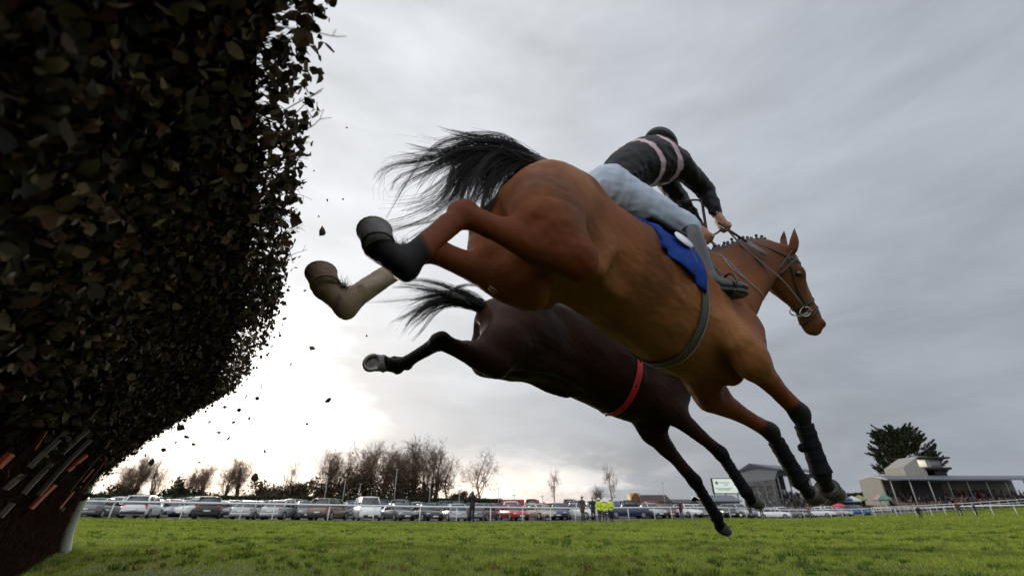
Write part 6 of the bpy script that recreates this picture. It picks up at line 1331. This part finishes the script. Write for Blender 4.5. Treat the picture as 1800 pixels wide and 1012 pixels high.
# ------------------------------------------------------------------ people on foot
def figure(px, Y, Ht, yaw, label, coat, legs, hat=None, pose='stand', vest=None, hatc=None, skinc=(.38, .2, .15), feet_w=.11, crouch=0., group=None, hold=None):
    g = G(px, Y); root = empty('person', g, yaw, label, 'person', group); k = Ht / 1.78; r = np.random.default_rng(int(px * 7))
    hipz, shz, hdz = .92 * (1 - crouch), 1.45 * (1 - crouch * .75), 1.66 * (1 - crouch * .78); ly = .25 * crouch
    hp = {s: np.array([s * .09, -.05 * crouch * 4, hipz]) for s in (-1, 1)}; sh = {s: np.array([s * .185, ly, shz]) for s in (-1, 1)}; nk = np.array([0, ly, shz + .03]); hd = np.array([0, ly + .03, hdz])
    st = r.uniform(-.08, .08); ft = {s: np.array([s * feet_w, s * st, .07]) for s in (-1, 1)}; kn = {s: (hp[s] + ft[s]) / 2 + np.array([0, .05 + .5 * crouch, .02]) for s in (-1, 1)}
    if pose == 'camera': el = {s: sh[s] + np.array([s * .10, .18, -.20]) for s in (-1, 1)}; wr = {s: hd + np.array([s * .09, .14, -.03]) for s in (-1, 1)}
    elif pose == 'pocket': el = {s: sh[s] + np.array([s * .11, -.06, -.28]) for s in (-1, 1)}; wr = {s: hp[s] + np.array([s * .09, .05, .02]) for s in (-1, 1)}
    elif pose == 'fold': el = {s: sh[s] + np.array([s * .09, .02, -.28]) for s in (-1, 1)}; wr = {s: np.array([-s * .02, ly + .22, shz - .30]) for s in (-1, 1)}
    else: el = {s: sh[s] + np.array([s * .07, -.01, -.29]) for s in (-1, 1)}; wr = {s: el[s] + np.array([s * .02, .07, -.25]) for s in (-1, 1)}
    def ch(D, gx, w):
        if 't' in w: D.chain([(hp[1] + hp[-1]) / 2, (hp[1] + hp[-1]) / 2 * .5 + (sh[1] + sh[-1]) / 4, (sh[1] + sh[-1]) / 2 - [0, 0, .05]], [(.15 * gx, .105 * gx), (.145 * gx, .10 * gx), (.18 * gx, .11 * gx)], w1=(1, 0, 0), k=.05); D.chain([sh[-1], sh[1]], .06 * gx, k=.05)
        if 'a' in w:
            for s in (-1, 1): D.chain([sh[s], el[s], wr[s]], [.062 * gx, .05 * gx, .036 * gx], k=.02)
        if 'l' in w:
            D.ball((hp[1] + hp[-1]) / 2, (.10 * gx, .16 * gx, .12 * gx), ax=(0, 1, 0), w1=(1, 0, 0))
            for s in (-1, 1): D.chain([hp[s], kn[s], ft[s] + [0, 0, .03]], [.088 * gx, .062 * gx, .048 * gx], k=.03)
    lo, hi = (-.5, -.45, -.02), (.5, .6, 2.0); h_ = .024
    D = SDF(lo, hi, .021); ch(D, .82, 'tal'); D.chain([nk, hd - [0, 0, .05]], .05, k=.03); D.ball(hd, (.095, .075, .115), ax=(0, 1, 0), w1=(1, 0, 0), k=.01); D.ball(hd + [0, .10, -.02], (.02, .015, .025), k=.01, ax=(0, 1, 0), w1=(1, 0, 0))
    for s in (-1, 1):
        f = unit(wr[s] - el[s]); D.chain([wr[s], wr[s] + f * .10], [(.03, .02), (.026, .018)], k=.01); D.chain([ft[s], ft[s] + [0, .15, -.03]], [.04, .032], k=.02)
    V, Q = D.mesh(1); mesh_np('body', V * k, Q, mat('skin_far', skinc, .6), root)
    D = SDF(lo, hi, .021); ch(D, 1.0, 'l'); V, Q = D.mesh(1); mesh_np('trousers', V * k, Q, mat('cloth_%.3f_%.3f_%.3f' % legs, legs, .85), root)
    D = SDF(lo, hi, .021); ch(D, 1.10, 'ta'); D.chain([nk - [0, 0, .02], nk + [0, 0, .03]], .075, k=.02)
    if pose == 'pocket' or hat == 'flat': D.chain([(hp[1] + hp[-1]) / 2 + [0, 0, .1], (hp[1] + hp[-1]) / 2 - [0, 0, .14]], [(.17, .13), (.19, .14)], w1=(1, 0, 0), k=.04)
    V, Q = D.mesh(1); mesh_np('jacket', V * k, Q, mat('cloth_%.3f_%.3f_%.3f' % coat, coat, .8), root)
    for s in (-1, 1): mb = MB(); mb.ell((ft[s] + [0, .07, -.02]) * k, (.055 * k, .14 * k, .05 * k), 10, 6); mb.build('shoe', m_black, root)
    if vest: 
        D = SDF(lo, hi, .021); ch(D, 1.18, 't'); D.chain([(-.4, 0, .9), (.4, 0, .9)], .001, k=.01); V, Q = D.mesh(1); mesh_np('vest', V * k, Q, mat('hi_vis', vest, .6, emit=None), root)
        mb = MB(); mb.tube([np.array([.20 * math.cos(q), ly * .6 + .135 * math.sin(q), shz - .27]) * k for q in np.arange(20) * math.pi / 10], .022, n=6, closed=True); mb.build('reflective_band', m_pole, root)
    if hat == 'helmet': mb = MB(); mb.loft([[(hd + [.125 * kk * math.cos(q), .145 * kk * math.sin(q), z]) * k for q in np.arange(14) * math.pi / 7] for z, kk in ((.02, 1.12), (.035, 1), (.09, .85), (.13, .5), (.145, .05))]); mb.build('helmet', mat('helmet_white', hatc or (.75, .75, .75), .4), root)
    elif hat == 'flat': mb = MB(); mb.ell((hd + [0, .02, .075]) * k, (.11, .14, .05), 12, 6); mb.build('flat_cap', mat('cap_cloth', (.06, .05, .04), .9), root)
    else: mb = MB(); mb.ell((hd + [0, -.02, .035]) * k, (.088 * k, .10 * k, .10 * k), 12, 8); mb.build('hair', mat('hair_dark', hatc or (.03, .02, .015), .7), root)
    if pose == 'camera':
        ca = empty('camera_with_lens', root.location + Vector(Matrix.Rotation(yaw, 3, 'Z') @ Vector((hd + [0, .17, 0]) * k)), yaw, 'black camera with a lens held to the eye by the photographer at the rail', 'camera'); mb = MB(); mb.box((0, 0, 0), (.15, .07, .11), bev=.015); mb.build('camera_body', m_black, ca); mb = MB(); mb.tube([(0, .03, 0), (0, .20, 0)], .045, n=12); mb.build('lens', m_black, ca)
    return root
PI = math.pi
figure(829, 34, 1.95, PI * .97, 'photographer in a navy jacket and black trousers standing before the rail', (.015, .016, .03), (.008, .008, .010), pose='camera')
figure(943, 50.5, 1.62, PI, 'person in a blue jacket behind the rail, left one of a pair', (.03, .07, .20), (.02, .02, .03)); figure(957, 49.5, 1.65, PI, 'person in a pale top and dark trousers behind the rail, right one of a pair', (.40, .38, .38), (.012, .012, .02))
figure(1025, 40, 1.86, PI * 1.15, 'man in a long brown coat and flat cap standing before the rail', (.075, .045, .028), (.015, .013, .013), hat='flat', pose='pocket')
figure(1044, 41.5, 1.84, PI * .9, 'bare-headed man in a dark coat between the brown coat and the stewards', (.022, .020, .024), (.012, .012, .014), pose='pocket')
hv = (.62, .80, .03)
figure(1055, 40.5, 1.74, PI * 1.1, 'steward in a yellow vest and white helmet, leftmost of three', (.62, .78, .03), (.03, .010, .016), hat='helmet', vest=hv, group='stewards by the rail')
figure(1064, 43.5, 1.68, PI * .9, 'steward in a yellow vest half hidden in the middle of three', (.62, .78, .03), (.02, .02, .05), hat='helmet', vest=hv, group='stewards by the rail')
figure(1075.5, 41, 1.74, PI, 'steward in a yellow vest with folded arms, rightmost of three', (.60, .62, .10), (.012, .012, .02), hat='helmet', vest=hv, pose='fold', group='stewards by the rail', hatc=(.74, .70, .70))
figure(1199, 53, 1.72, PI, 'person in maroon jacket and blue jeans at the rail, beside the dark fore leg', (.055, .012, .020), (.03, .06, .12), pose='pocket')
figure(1322, 55, 1.72, PI, 'dark-clad person at the rail below the dark horse hoof, left one', (.04, .03, .03), (.012, .012, .016)); figure(1341, 56, 1.7, PI, 'dark-clad person at the rail right of the dark horse hoof', (.02, .02, .025), (.012, .012, .02))
figure(1425, 70, 1.7, PI, 'person in a tan coat behind the rail under the bay fore hooves', (.20, .15, .11), (.03, .025, .025))
figure(1619, 55, 1.55, PI, 'crouching dark figure on the turf before the right-hand rail', (.012, .012, .014), (.01, .01, .012), crouch=.30)
figure(1690, 64, 1.7, PI * .9, 'person in a rust jacket by the nearer right-hand rail', (.09, .03, .018), (.012, .012, .012)); figure(1718, 62, 1.6, PI * 1.1, 'stooping person in navy by the nearer right-hand rail', (.02, .025, .07), (.012, .012, .016), crouch=.15)
